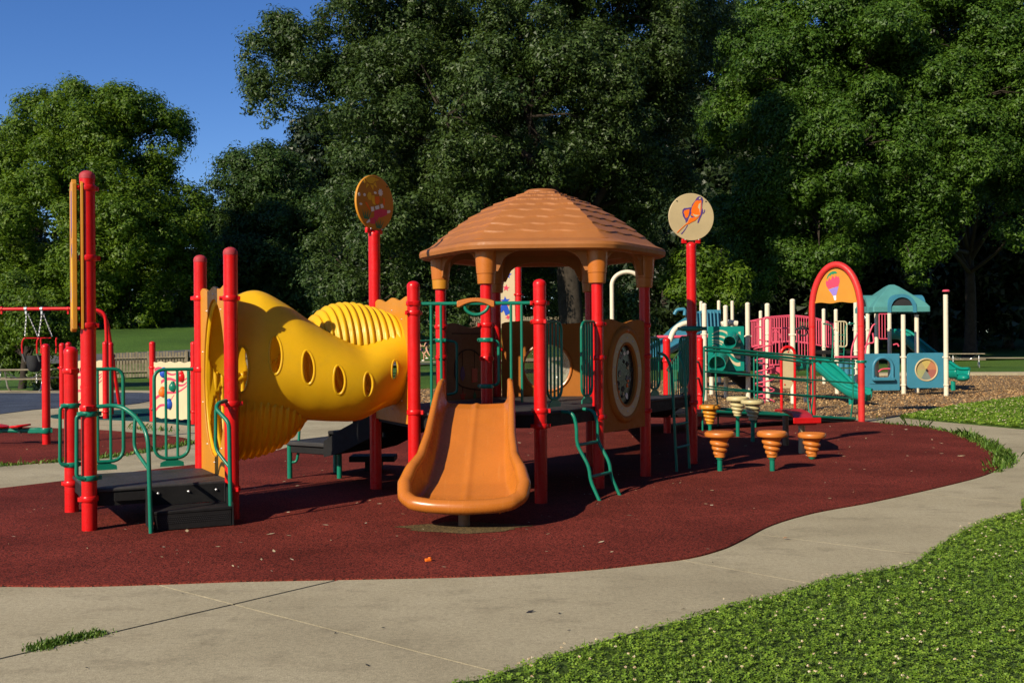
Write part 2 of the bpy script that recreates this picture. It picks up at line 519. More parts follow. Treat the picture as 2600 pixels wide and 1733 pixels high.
LEAF_RIGHT = leaf_mat('right_wood_leaves', (.027, .068, .007), (.053, .122, .011), (.092, .170, .020), .30, .3, .5)
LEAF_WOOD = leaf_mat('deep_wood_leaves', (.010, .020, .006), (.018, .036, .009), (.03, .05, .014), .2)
LEAF_BUSH = leaf_mat('bush_leaves', (.045, .085, .012), (.08, .135, .02), (.12, .18, .03), .28)
CLOVER = leaf_mat('clover_leaves', (.085, .165, .014), (.150, .265, .024), (.230, .345, .042), .22, .35, .5)
BLADE = leaf_mat('grass_blades', (.045, .105, .014), (.085, .175, .022), (.15, .225, .045), .25, .3, .5)
FLOWER = leaf_mat('clover_flowers', (.50, .30, .16), (.72, .62, .48), (.82, .80, .72), .2, .2, .7)
CHIP = leaf_mat('wood_chips', (.20, .105, .042), (.42, .25, .11), (.58, .40, .21), .0, .2, .9)
LITTER = leaf_mat('pale_litter', (.38, .28, .17), (.55, .45, .30), (.70, .62, .48), .0, .2, .9)

# ------------------------------------------------------------------ terrain
_TA = np.array([-.60, -.27, -.16, -.08, .15, .40, .7]); _TS = np.array([46, 46, 66, 84, 72, 60, 58.]); _TK = np.array([.10, .10, .105, .11, .06, .035, .03])
def zt(x, y):
    x, y = np.asarray(x, float), np.asarray(y, float)
    a = x / np.maximum(y, 1.0)
    s, k = np.interp(a, _TA, _TS), np.interp(a, _TA, _TK)
    d = np.clip(y - s, 0, 75)
    return k * d * d / (d + 6.0)

def make_terrain():
    xs = np.unique(np.concatenate([np.linspace(-1200, -120, 10), np.linspace(-120, 120, 121), np.linspace(120, 1200, 10)]))
    ys = np.unique(np.concatenate([np.linspace(-60, 20, 9), np.linspace(20, 160, 85), np.linspace(160, 1600, 10)]))
    X, Y = np.meshgrid(xs, ys)
    Z = zt(X, Y) - .035
    Z += np.where(Y > 45, .10 * np.sin(X * .31) * np.cos(Y * .23), 0) * np.clip((Y - 45) / 20, 0, 1)
    v = np.stack([X, Y, Z], -1).reshape(-1, 3)
    nx, ny = len(xs), len(ys)
    i = (np.arange(ny - 1)[:, None] * nx + np.arange(nx - 1)[None]).ravel()
    q = np.stack([i, i + 1, i + nx + 1, i + nx], -1)
    o = bpy.data.objects.new('ground', np_mesh('ground', v, q, LAWN, smooth=True))
    COL.objects.link(o)
    tag(o, 'mown green lawn rising to the trees', kind='structure')
make_terrain()

def smooth_loop(pts, n=4):
    """closed Catmull-Rom through plan points"""
    P = [Vector((p[0], p[1], 0)) for p in pts]
    m = len(P); out = []
    for i in range(m):
        a, b, c, d = P[i - 1], P[i], P[(i + 1) % m], P[(i + 2) % m]
        for k in range(n):
            t = k / n
            q = .5 * ((2 * b) + (c - a) * t + (2 * a - 5 * b + 4 * c - d) * t * t + (3 * b - a - 3 * c + d) * t ** 3)
            out.append((q.x, q.y))
    return out

def sheet(name, poly, z, mat, th=.03, kind='structure', label=None):
    b = MB().prism(poly, (0, 0, z - th), (1, 0, 0), (0, 1, 0), th)
    o = b.build(name, mat, smooth=0, base=Vector((0, 0, 0)))
    return tag(o, label, kind=kind)

PX = lambda L: [tuple(gr(*p)[:2]) for p in L]

# concrete: one wide apron, cut along its control joints into slabs
def make_concrete():
    back = PX([(-500, 991), (300, 990), (520, 992), (760, 1000), (1000, 1003)])
    poly = [(-30, 1.0), (22, 1.0), (22, 24)] + PX([(2700, 1010), (2330, 1030), (2100, 1035), (1700, 1030), (1300, 1012)]) + back[::-1] + [(-30, back[0][1])]
    o = bpy.data.objects.new('concrete_path', None); COL.objects.link(o); BASE[o.name] = Vector()
    tag(o, 'pale tan concrete path cut by straight joints', kind='structure')
    def ln(p, q):
        a, b = gr(*p), gr(*q); d = (b - a).normalized(); return a, Vector((-d.y, d.x, 0))
    L1 = ln((0, 1671), (850, 1473)); L2 = ln((405, 1485), (1270, 1707)); L3 = ln((1765, 1427), (2110, 1490)); L3b = ln((1924, 1355), (2184, 1388)); L4 = ln((2325, 1250), (2600, 1280))
    L5 = ln((0, 1262), (520, 1190)); L6 = ln((470, 1140), (700, 1120)); L7 = ln((2300, 1080), (2600, 1100))
    cut5 = (Vector((0, 17.6, 0)), Vector((0, 1, 0)))
    g = .0045
    def piece(cuts, gap=g):
        bm = bmesh.new()
        vs = [bm.verts.new((x, y, 0)) for x, y in poly]
        f = bm.faces.new(vs)
        if f.normal.z < 0: f.normal_flip()
        bmesh.ops.triangulate(bm, faces=[f])
        for (p, nrm), side in cuts:
            bmesh.ops.bisect_plane(bm, geom=bm.verts[:] + bm.edges[:] + bm.faces[:], plane_co=p + nrm * side * (.011 if nrm is L1[1] else gap), plane_no=nrm * side, clear_inner=True)
        bm.normal_update()
        for f in bm.faces:
            if f.normal.z < 0: f.normal_flip()
        if not bm.faces: bm.free(); return
        bmesh.ops.dissolve_limit(bm, angle_limit=.01, verts=bm.verts[:], edges=bm.edges[:])
        ed = [e for e in bm.edges if e.is_boundary]
        r = bmesh.ops.extrude_edge_only(bm, edges=ed)
        for v in [x for x in r['geom'] if isinstance(x, bmesh.types.BMVert)]: v.co.z -= .08
        me = bpy.data.meshes.new('slab'); bm.to_mesh(me); bm.free(); me.materials.append(CONC)
        link(bpy.data.objects.new('slab', me), o)
    c2 = (Vector((-5.2, 15, 0)), Vector((1, .12, 0)).normalized()); c3 = (Vector((0, 24.5, 0)), Vector((0, 1, 0)))
    def slab_at(ref, lines):
        """the slab that holds photo point ref, bounded by these joints"""
        q = gr(*ref) if len(ref) == 2 else Vector(ref)
        piece([(L, 1 if (q - L[0]).dot(L[1]) > 0 else -1) for L in lines])
    slab_at((150, 1560), [L2, L1, cut5]); slab_at((500, 1650), [L2, L1, cut5])
    slab_at((640, 1490), [L2, L1, cut5, L3]); slab_at((1300, 1550), [L2, L1, L3, cut5])
    slab_at((2000, 1440), [L3, L3b, L2, cut5]); slab_at((2300, 1330), [L3b, L4, cut5]); slab_at((2500, 1240), [L4, cut5])
    slab_at((9, 19, 0), [cut5, c2, c3]); slab_at((-9, 19, 0), [cut5, c2, c3]); slab_at((5, 30, 0), [c3, c2]); slab_at((-15, 28, 0), [c3, c2])
make_concrete()
sheet('joint_filler', [(-29, 1.5), (21, 1.5), (21, 22), (-29, 30)], -.006, DARK, .02, label='dark filler down in the joints of the concrete')

RED_POLY = smooth_loop(PX([(-250, 1492), (0, 1489), (180, 1490), (400, 1484), (600, 1477), (850, 1472), (1100, 1467), (1300, 1460), (1500, 1447), (1640, 1432), (1750, 1418), (1830, 1397), (1880, 1375), (1960, 1334), (2070, 1302), (2200, 1278), (2330, 1250), (2440, 1224), (2500, 1207), (2535, 1190), (2548, 1168), (2538, 1149), (2500, 1127), (2430, 1101), (2340, 1083), (2250, 1075), (2190, 1070), (2120, 1064), (1900, 1058), (1600, 1055), (1300, 1050), (1150, 1045), (1050, 1050), (960, 1072), (860, 1100), (770, 1125), (680, 1150), (590, 1168), (480, 1182), (330, 1200), (160, 1222), (0, 1241), (-250, 1272)]))
sheet('red_play_surface', RED_POLY, .012, RUB_RED, label='wide red rubber safety surface under the front play structure')
RED2 = smooth_loop(PX([(-300, 1076), (0, 1083), (120, 1087), (250, 1092), (330, 1098), (420, 1106), (470, 1113), (492, 1122), (470, 1130), (400, 1141), (300, 1158), (200, 1168), (100, 1176), (0, 1182), (-300, 1205)]))
sheet('red_play_surface', RED2, .012, RUB_RED, label='small red rubber patch behind the low deck')
BLUE_POLY = smooth_loop(PX([(-600, 997), (0, 998), (200, 998), (360, 997), (392, 1003), (384, 1016), (330, 1027), (240, 1033), (110, 1038), (0, 1051), (-200, 1075), (-600, 1120)]))
sheet('blue_play_surface', BLUE_POLY, .012, RUB_BLUE, label='dark blue rubber surface below the swings')
GREEN_POLY = smooth_loop(PX([(128, 1056), (160, 1051), (300, 1041), (380, 1037), (480, 1031), (600, 1030), (640, 1045), (600, 1082), (490, 1081), (400, 1072), (280, 1066), (150, 1063)]))
sheet('green_play_surface', GREEN_POLY, .012, RUB_GREEN, label='dark green rubber patch under the climbing panels')
MULCH_POLY = PX([(960, 1010), (1000, 1027), (1300, 1045), (1600, 1049), (1900, 1053), (2080, 1058), (2200, 1063), (2262, 1059), (2330, 1049), (2450, 1029), (2600, 1010), (2900, 984), (3200, 965), (3200, 949), (2900, 951), (2600, 953), (2300, 954), (1900, 956), (1500, 976), (1285, 984), (1070, 988), (960, 992)])
sheet('wood_chip_bed', MULCH_POLY, .010, MULCH, label='tan wood chip bed under the far play structure')
sheet('edging_strip', PX([(2200, 954.5), (2450, 953.5), (2700, 952.5), (3000, 950), (3000, 947.5), (2700, 949.5), (2450, 950.5), (2200, 951.5)]), .12, CONC, .2, label='low pale concrete edging behind the wood chips')

# ground paths on the far lawn
def strip(name, pts, w, mat, label, dz=.03):
    P = spline([(p[0], p[1], 0) for p in pts], 10)
    b = MB(); vs, fs = [], []
    for i, p in enumerate(P):
        t = (P[min(i + 1, len(P) - 1)] - P[max(i - 1, 0)]).normalized(); s = Vector((-t.y, t.x, 0))
        for k in range(5):
            q = p + s * w * (k / 4 - .5)
            vs.append((q.x, q.y, float(zt(q.x, q.y)) + dz + .02))
    for i in range(len(P) - 1):
        for k in range(4): fs.append((i * 5 + k, i * 5 + k + 1, i * 5 + 6 + k, i * 5 + 5 + k))
    o = b.add(vs, fs).build(name, mat, base=Vector((0, 0, 0)))
    return tag(o, label, kind='structure')
strip('footpath', [(-15, 80), (-8, 80), (1, 81), (8, 82)], 4.2, CONC, 'pale footpath crossing the far lawn where people run', .10)
strip('road', [(-60, 52), (-32, 55), (-22, 57), (-12, 63), (-6, 72)], 4.5, ASPH, 'grey asphalt lane at the foot of the grassy slope', .16)
strip('footpath', [(10, 76), (28, 70), (45, 66), (70, 62)], 1.6, CONC, 'thin footpath below the trees on the right', .10)

# ------------------------------------------------------------------ near lawns
LAWN1 = smooth_loop(PX([(1120, 1765), (1215, 1735), (1330, 1699), (1430, 1667), (1590, 1619), (1720, 1586), (1850, 1546), (2000, 1511), (2100, 1480), (2200, 1459), (2310, 1441), (2360, 1407), (2430, 1362), (2500, 1330), (2600, 1302), (2750, 1262)]) + [(12, 11), (14, 5), (9, 2.2), (3, 2.2), (-.6, 3.6)], 3)
LAWN2 = PX([(2285, 1060), (2330, 1065), (2450, 1076), (2600, 1090), (2800, 1108), (3000, 1120), (3000, 975), (2800, 990), (2600, 1009), (2450, 1029), (2330, 1050)])
sheet('lawn', LAWN1, .02, SOIL, label='clover lawn in the near right corner')
sheet('lawn', LAWN2, .02, SOIL, label='clover lawn between the far path and the wood chips')

def leaf_quads(P, N, size, aspect, g, droop=None):
    """one kite-shaped leaf per row of P, facing N"""
    n = len(P)
    N = N / np.linalg.norm(N, axis=1, keepdims=True)
    t = g.normal(size=(n, 3)); t -= N * (t * N).sum(1, keepdims=True)
    t /= np.linalg.norm(t, axis=1, keepdims=True)
    b = np.cross(N, t)
    s = np.asarray(size).reshape(-1, 1); w = s * aspect
    v = np.stack([P - t * s, P + b * w + t * s * .1, P + t * s, P - b * w + t * s * .1], 1).reshape(-1, 3)
    q = np.arange(4 * n).reshape(n, 4)
    return v, q

def scatter_in(poly, n, g):
    a = np.array([(p[0], p[1]) for p in poly]); lo, hi = a.min(0), a.max(0)
    xs, ys = [], []
    tot = 0
    while tot < n:
        x = g.uniform(lo[0], hi[0], n * 2); y = g.uniform(lo[1], hi[1], n * 2)
        k = poly_in(poly, x, y); xs.append(x[k]); ys.append(y[k]); tot += k.sum()
    return np.concatenate(xs)[:n], np.concatenate(ys)[:n]

def in_view(x, y, m=.05):
    return (np.abs(x / np.maximum(y, .1)) < .4815 + m) & (y > 4.3)

def make_clover(name, poly, n, leaf, h, nfl, flr, label, nblade, smoothn=1.0):
    g = np.random.default_rng(len(name) + n)
    x, y = scatter_in(poly, int(n * 1.6), g)
    k = in_view(x, y); x, y = x[k][:n], y[k][:n]
    # patchy: clumps of taller and lower growth
    ph = .5 + .5 * np.sin(x * 3.1 + 1.7 * np.sin(y * 2.3)) * np.cos(y * 2.7 + 1.3 * np.sin(x * 1.9))
    z = .02 + h * (.25 + .75 * g.random(len(x))) * (.55 + .6 * ph)
    P = np.stack([x, y, z], -1)
    N = np.stack([g.normal(0, .42, len(x)), g.normal(0, .42, len(x)), np.ones(len(x))], -1)
    N /= np.linalg.norm(N, axis=1, keepdims=True)
    # each clover leaf: three leaflets around a centre
    ang0 = g.uniform(0, 6.28, len(x)); sz = leaf * g.uniform(.65, 1.25, len(x))
    ex = np.cross(N, np.tile((0, 1, 0), (len(x), 1))); ex /= np.linalg.norm(ex, axis=1, keepdims=True); ey = np.cross(N, ex)
    V, Q, off = [], [], 0
    for kx in range(3):
        a = ang0 + kx * 2.094
        d = ex * np.cos(a)[:, None] + ey * np.sin(a)[:, None]; s = -ex * np.sin(a)[:, None] + ey * np.cos(a)[:, None]
        S = sz[:, None]
        v = np.stack([P - d * S * .04, P + d * S * .95 + s * S * .52 + N * S * .10, P + d * S * .95 - s * S * .52 + N * S * .10], 1).reshape(-1, 3)
        V.append(v); Q.append(np.arange(len(v)).reshape(-1, 3) + off); off += len(v)
    o = bpy.data.objects.new('clover_leaves', np_mesh('clover_leaves', np.concatenate(V), np.concatenate(Q), CLOVER)); COL.objects.link(o)
    tag(o, label, 'clover', kind='stuff')
    # grass blades
    x, y = scatter_in(poly, int(nblade * 1.6), g); k = in_view(x, y); x, y = x[k][:nblade], y[k][:nblade]
    hb = h * g.uniform(.6, 1.5, len(x)); a = g.uniform(0, 6.28, len(x)); lean = hb * g.uniform(.1, .7, len(x))
    w = leaf * .16
    B = np.stack([x, y, np.full(len(x), .02)], -1); D = np.stack([np.cos(a), np.sin(a), np.zeros(len(x))], -1); S = np.stack([-np.sin(a), np.cos(a), np.zeros(len(x))], -1)
    M = B + D * (lean * .35)[:, None]; M[:, 2] += hb * .6
    T = B + D * lean[:, None]; T[:, 2] += hb
    v = np.stack([B - S * w, B + S * w, M + S * w * .8, T, M - S * w * .8], 1).reshape(-1, 3)
    q = np.arange(len(v)).reshape(-1, 5)
    o = bpy.data.objects.new('grass_blades', np_mesh('grass_blades', v, q, BLADE)); COL.objects.link(o)
    tag(o, label.replace('clover leaves', 'grass blades'), 'grass', kind='stuff')
    # flower heads: little balls of upturned petals
    x, y = scatter_in(poly, int(nfl * 1.6), g); k = in_view(x, y); x, y = x[k][:nfl], y[k][:nfl]
    m = 16
    c = np.stack([x, y, .02 + h * g.uniform(.9, 1.7, len(x))], -1)
    d = g.normal(size=(len(x), m, 3)); d /= np.linalg.norm(d, axis=2, keepdims=True); d[:, :, 2] = np.abs(d[:, :, 2]) * .9 - .15
    P = (c[:, None] + d * (flr * g.uniform(.5, .9, (len(x), m, 1)))).reshape(-1, 3)
    v, q = leaf_quads(P, (d + g.normal(0, .5, d.shape)).reshape(-1, 3), flr * g.uniform(.35, .55, len(P)), .5, g)
    o = bpy.data.objects.new('clover_flowers', np_mesh('clover_flowers', v, q, FLOWER)); COL.objects.link(o)
    tag(o, label.replace('clover leaves', 'white clover flower heads'), 'clover', kind='stuff')
make_clover('near', LAWN1, 190000, .0130, .034, 1500, .0095, 'clover leaves covering the near right corner', 14000)
make_clover('far', LAWN2, 36000, .034, .04, 650, .015, 'clover leaves beside the far concrete path', 5000)

def tufts(pts, n, h, label, spread=.06, w=.006, mat=None, name='weeds'):
    """weed tufts strung along a line of ground points"""
    g = np.random.default_rng(n)
    P = np.array([(p[0], p[1]) for p in pts]); seg = np.linalg.norm(np.diff(P, axis=0), axis=1); cum = np.concatenate([[0], np.cumsum(seg)])
    u = g.uniform(0, cum[-1], n)
    u = u[(np.sin(u * 9) + np.sin(u * 23 + 1) * .6 + g.normal(0, .8, len(u))) > -.5]
    x = np.interp(u, cum, P[:, 0]) + g.normal(0, spread, len(u)); y = np.interp(u, cum, P[:, 1]) + g.normal(0, spread, len(u))
    hb = h * g.gamma(3, .33, len(u)); a = g.uniform(0, 6.28, len(u)); lean = hb * g.uniform(.2, 1.1, len(u))
    B = np.stack([x, y, np.full(len(u), .0)], -1); D = np.stack([np.cos(a), np.sin(a), 0 * a], -1); S = np.stack([-np.sin(a), np.cos(a), 0 * a], -1)
    ww = (w * g.uniform(.6, 1.6, len(u)))[:, None]
    M = B + D * (lean * .4)[:, None]; M[:, 2] += hb * .65
    T = B + D * lean[:, None]; T[:, 2] += hb
    v = np.stack([B - S * ww, B + S * ww, M + S * ww, T, M - S * ww], 1).reshape(-1, 3)
    o = bpy.data.objects.new(name, np_mesh(name, v, np.arange(len(v)).reshape(-1, 5), mat or BLADE)); COL.objects.link(o)
    tag(o, label, 'weeds', kind='stuff')
tufts(PX([(85, 1648), (140, 1632), (200, 1617), (262, 1608)]), 1700, .014, 'green weeds growing in the joint of the near concrete', .035, .003)
tufts(PX([(-20, 1184), (100, 1176), (200, 1168), (300, 1158), (400, 1142), (470, 1130), (490, 1122)]), 1700, .032, 'weeds along the edge of the small red patch', .05, .008)
tufts(PX([(2240, 1076), (2340, 1083), (2430, 1101), (2500, 1127), (2540, 1150), (2550, 1168), (2537, 1190), (2515, 1200)]), 1500, .04, 'weeds along the far right edge of the red surface', .06, .007)
tufts(PX([(2440, 1100), (2500, 1127), (2540, 1150), (2552, 1168), (2540, 1185)]), 3600, .042, 'thick grass at the rounded right tip of the red surface', .07, .006)
tufts(PX([(2210, 1071), (2290, 1076), (2390, 1090)]), 40, .10, 'tall thin grass stalks behind the red surface', .08, .003)
tufts([gr(px, 1085 + (px - 330) * .1)[:2] for px in (340, 380, 420, 440)], 120, .06, 'few weeds on the concrete behind the low deck', .12, .01)

# wood chips lying on the bed
def make_chips():
    g = np.random.default_rng(5)
    x, y = scatter_in(MULCH_POLY, 120000, g)
    k = in_view(x, y, .0); x, y = x[k], y[k]
    # thin out with distance
    keep = g.random(len(x)) < np.clip(1.5 - y / 34, .18, 1); x, y = x[keep][:60000], y[keep][:60000]
    P = np.stack([x, y, .018 + .02 * g.random(len(x))], -1)
    N = np.stack([g.normal(0, .45, len(x)), g.normal(0, .45, len(x)), np.ones(len(x))], -1)
    v, q = leaf_quads(P, N, g.uniform(.016, .042, len(x)), .4, g)
    o = bpy.data.objects.new('wood_chips', np_mesh('wood_chips', v, q, CHIP)); COL.objects.link(o)
    tag(o, 'loose tan wood chips under the far play structure', 'wood chips', kind='stuff')
make_chips()

def make_litter():
    g = np.random.default_rng(11)
    x, y = scatter_in(RED_POLY, 620, g); x2, y2 = scatter_in(RED2, 130, g)
    x, y = np.concatenate([x, x2]), np.concatenate([y, y2])
    P = np.stack([x, y, np.full(len(x), .0155)], -1)
    N = np.stack([g.normal(0, .12, len(x)), g.normal(0, .12, len(x)), np.ones(len(x))], -1)
    v, q = leaf_quads(P, N, g.gamma(2, .006, len(x)) + .004, .32, g)
    o = bpy.data.objects.new('leaf_litter', np_mesh('leaf_litter', v, q, LITTER)); COL.objects.link(o)
    tag(o, 'pale bits of litter strewn over the red rubber', 'litter', kind='stuff')
    poly = [(-10, 3.2), (9, 3.2), (13, 14), (-5, 9)]
    x, y = scatter_in(poly, 420, g)
    P = np.stack([x, y, np.full(len(x), .006)], -1); N = np.stack([g.normal(0, .2, len(x)), g.normal(0, .2, len(x)), np.ones(len(x))], -1)
    v, q = leaf_quads(P, N, g.gamma(2, .003, len(x)) + .002, .5, g)
    o = bpy.data.objects.new('grit', np_mesh('grit', v, q, DARK)); COL.objects.link(o)
    tag(o, 'dark grit and crumbs lying on the concrete', 'grit', kind='stuff')
make_litter()
b = MB(); p = gr(1087, 1428)
b.box((p.x, p.y, .022), (.045, .03, .02), .4).box((p.x + .012, p.y + .004, .035), (.02, .02, .012), .9)
tag(b.build('foam_scrap', ORPR, bevel=.004), 'small orange scrap lying on the red rubber', 'scrap')
p = gr(1996, 1370)
vs = [(p.x - .03, p.y, .012), (p.x, p.y + .016, .02), (p.x + .035, p.y + .004, .014), (p.x + .005, p.y - .018, .022), (p.x - .01, p.y, .028)]
tag(MB().add(vs, [(0, 4, 1), (1, 4, 2), (2, 4, 3), (3, 4, 0)]).build('dead_leaf', ORPR if False else BROWN), 'single brown dead leaf on the concrete', 'leaf')

# ------------------------------------------------------------------ front play structure
PR = .0635                                   # post radius
PS = thing('play_structure', (0.36, 12.53, 0), 'large front play structure with orange gazebo roof, yellow crawl tunnel, orange slide and ramp', 'playground')

def clamp_mesh(mat, r=PR, name='clamp'):
    b = MB()
    b.lathe([(r - .004, -.026), (r + .007, -.024), (r + .012, -.016), (r + .012, .016), (r + .007, .024), (r - .004, .026)], n=20, close=False)
    b.box((r + .020, 0, 0), (.034, .026, .040)); b.box((-(r + .010), .012, 0), (.022, .046, .036), .4)
    b.lathe([(.009, 0), (.009, .012), (.004, .016)], (r + .028, .015, 0), 8, Matrix.Rotation(R(-90), 3, 'X'))
    return b.mesh(name, mat)
CL_RED, CL_GREEN, CL_WHITE = clamp_mesh(RED), clamp_mesh(GREEN), clamp_mesh(WHITE)

def post(root, xy, ztop, clamps=(), mat=RED, capmat=None, r=PR, cl=CL_RED, cap=True, name='post', rotz=None):
    x, y = xy
    hcap = r * 1.15
    b = MB()
    b.lathe([(r, -.05), (r, ztop - hcap)], (x, y, 0), 24)
    o = b.build(name, mat, root)
    if cap:
        c = MB()
        rr = r + .0018
        prof = [(rr, 0), (rr, hcap * .35)] + [(rr * math.cos(t), hcap * .35 + (hcap * .65) * math.sin(t)) for t in (R(20), R(40), R(58), R(74), R(86))]
        c.lathe(prof, (x, y, ztop - hcap), 24)
        c.build('cap', capmat or mat, o)
    for z in clamps:
        inst('clamp', cl, o, (x, y, z), rotz if rotz is not None else random.uniform(0, 6.28), scale=r / PR)
    return o

# plan positions
P1, P3, P2, P4 = (-3.63, 9.11), (-2.55, 9.65), (-4.2, 10.12), (-3.12, 10.66)
HC, HR = (.36, 12.53), 1.2
HEX = [(HC[0] + HR * math.cos(R(-122 + 60 * k)), HC[1] + HR * math.sin(R(-122 + 60 * k))) for k in range(6)]
A_, B_, C_, D_, E_, F_ = HEX
P7, P6, P5, P8 = (.275, 10.47), (-.97, 10.50), (-1.49, 11.56), (2.32, 13.72)
P9, P10 = (3.46, 19.6), (2.66, 18.3)
DECK, LOW = .90, .36

post(PS, P1, zof(221, 433, 9.11), [zof(228, 1035, 9.11), zof(229, 1265, 9.11), zof(226, 478, 9.11), zof(226, 655, 9.11), zof(227, 826, 9.11)], capmat=REDCAP)['label'] = 'tall red post at the near end of the low deck'
post(PS, P2, zof(181, 879, 10.12), [zof(181, 941, 10.12), zof(182, 1226, 10.12)])
post(PS, P3, zof(587, 627, 9.65), [zof(588, 757, 9.65), zof(590, 1024, 9.65), zof(591, 1240, 9.65)], capmat=REDCAP)
post(PS, P4, zof(509, 647, 10.66), [zof(510, 757, 10.66), zof(510, 937, 10.66), .3], capmat=REDCAP)
post(PS, P5, zof(942, 583, 11.56), [zof(946, 795, 11.56), 1.0])
post(PS, P6, zof(1050, 713, 10.5), [zof(1051, 770, 10.5), zof(1051, 794, 10.5), zof(1053, 1046, 10.5)])
post(PS, P7, zof(1364, 708, 10.47), [zof(1365, 769, 10.47), zof(1366, 816, 10.47), zof(1368, 1042, 10.47), zof(1369, 1081, 10.47)])
post(PS, P8, zof(1748, 614, 13.72), [zof(1754, 838, 13.72), 1.72, .8])
post(PS, P9, zof(1774, 856, 19.6), [1.25, .6])
post(PS, P10, zof(1691, 857, 18.3), [1.25, .55])
for k, q in enumerate(HEX):
    post(PS, q, 2.46, [1.78, 1.42, .78] if k in (0, 1, 2, 5) else [1.5, .8], cap=False)

# --- decks (with hanging skirts)
def deck(poly, z, th, name='deck', lip=.02):
    MB().prism(poly, (0, 0, z - .035), (1, 0, 0), (0, 1, 0), .035).build(name, DECKM, PS, bevel=.012)
    cx, cy = sum(p[0] for p in poly) / len(poly), sum(p[1] for p in poly) / len(poly)
    inn = [(cx + (p[0] - cx) * .94, cy + (p[1] - cy) * .94) for p in poly]
    b = MB(); m = len(inn)
    for i in range(m):
        a, c = inn[i], inn[(i + 1) % m]
        d = U2(a, c); L = (V3(c) - V3(a)).length
        b.box(((a[0] + c[0]) / 2, (a[1] + c[1]) / 2, z - .035 - th / 2), (L, .03, th), math.atan2(d.y, d.x))
    b.build('deck_skirt', BLACK, PS)
deck([P1, P3, P4, P2], LOW, .12)
deck(HEX, DECK, .12)
deck([P6, P7, A_, P5], DECK, .12)
deck([P7, B_, A_], DECK, .12)
deck([P5, A_, F_], DECK, .12)
deck([C_, P8, D_], DECK, .12)

# --- low deck: steps
u = U2(P1, P3); v = Vector((-u.y, u.x, 0)); rzu = math.atan2(u.y, u.x)
s0 = V3(P1) + u * .47; s1 = V3(P1) + u * 1.13
SL = (s1 - s0).length; mid = (s0 + s1) / 2
def ub(b, along, out, z, d):      # a box in the step's own frame
    p = mid + u * along - v * out; b.box((p.x, p.y, z), d, rzu)
st = MB(); ub(st, 0, .20, .165, (SL, .34, .03)); st.build('step', BLACK, PS, bevel=.008, label='lower black tread of the low deck steps')
st = MB(); ub(st, 0, .365, .085, (SL - .02, .012, .13)); step_r = st.build('riser', BLACK, PS)
b = MB()
for i in range(34):                                      # rows of punched holes, as small dark dimples
    for j in range(4):
        p = mid + u * ((i - 16.5) * .0175 + (j % 2) * .008) - v * .372; b.lathe([(.0048, 0), (.0048, .003)], (p.x, p.y, .075 + j * .016), 6, Matrix.Rotation(rzu, 3, 'Z') @ Matrix.Rotation(R(90), 3, 'X'))
o = b.build('punched_holes', DARK, step_r); o['kind'] = 'stuff'
st = MB(); ub(st, 0, .03, .265, (SL, .012, .16)); step_r2 = st.build('riser', BLACK, PS)
for k in (-.24, .02, .26):
    p = mid + u * k - v * .037
    MB().lathe([(.012, 0), (.012, .006), (.006, .012)], (p.x, p.y, .29), 8, Matrix.Rotation(rzu, 3, 'Z') @ Matrix.Rotation(R(90), 3, 'X')).build('bolt', STEEL, step_r2)
for sgn in (-1, 1):
    poly = [(0, .35), (.05, .35), (.37, .20), (.39, .02), (0, .02)]
    p = mid + u * (sgn * (SL / 2 + .006))
    MB().prism(poly, (p.x, p.y, 0), -v, UP, .012, -.006).build('step_side', BLACK, PS)
b = MB(); ub(b, -.47, .0, .28, (.26, .03, .07)); b.build('deck_bracket', BLACK, PS)

# --- green rails round the low deck
TR = .0175
def pipe(pts, r=TR, name='handrail', mat=GREEN, parent=None, rad=.08, n=10):
    return MB().tube(rounded(pts, rad), r, n).build(name, mat, parent or PS)
def guard(a, d, w, zt_, zb, nb=2, gap=.07, root=None, mat=GREEN, r=TR, plate=True, sag=.13):
    a = V3(a); d = Vector((d[0], d[1], 0)).normalized(); q = lambda s, z: a + d * s + UP * z
    o = MB().tube(rounded([q(.03, zt_), q(w, zt_), q(w, zb), q(gap, zb), q(gap, zt_ - r)], [0, .10, sag, sag, 0], 6), r, 10).build('guardrail', mat, root or PS)
    for k in range(nb):
        s = gap + (w - gap) * (k + 1) / (nb + 1)
        MB().tube([q(s, zt_), q(s, zb + .004)], r * .8, 8).build('bar', mat, o)
    if plate:
        m = (gap + w) / 2
        MB().prism([(-.05, .0), (-.06, -.03), (-.11, -.05), (-.115, -.09), (.115, -.09), (.11, -.05), (.06, -.03), (.05, .0)], q(m, zb + .01), d, UP, .012, -.006).build('foot_plate', mat, o)
    return o
dv = U2(P2, P4)
guard(V3(P4) - dv * .05, -dv, .40, zof(437, 937, 10.6), .47)
guard(V3(P2) + dv * .05, dv, .42, zof(260, 937, 10.2), .47)
# grab loops standing off P1 and P2
for (P, px, y0, y1, Y) in ((P1, 222, 1050, 1212, 9.11), (P2, 176, 1029, 1178, 10.12)):
    d = (V3(P) - Vector((0, 0, 0))).normalized(); left = Vector((-d.y, d.x, 0))
    z0, z1 = zof(px, y0, Y), zof(px, y1, Y); c = V3(P)
    st_ = c - d * .062
    pipe([st_ + left * .02 + UP * z0, st_ + left * .095 + UP * (z0 - .005), st_ + left * .10 + UP * (z1 + .015), st_ + left * .03 + UP * z1], .0165, 'grab_bar', rad=.05)
    for z in (z0, z1): inst('clamp', CL_GREEN, PS, (P[0], P[1], z), .4, (1.02, 1.02, .9))
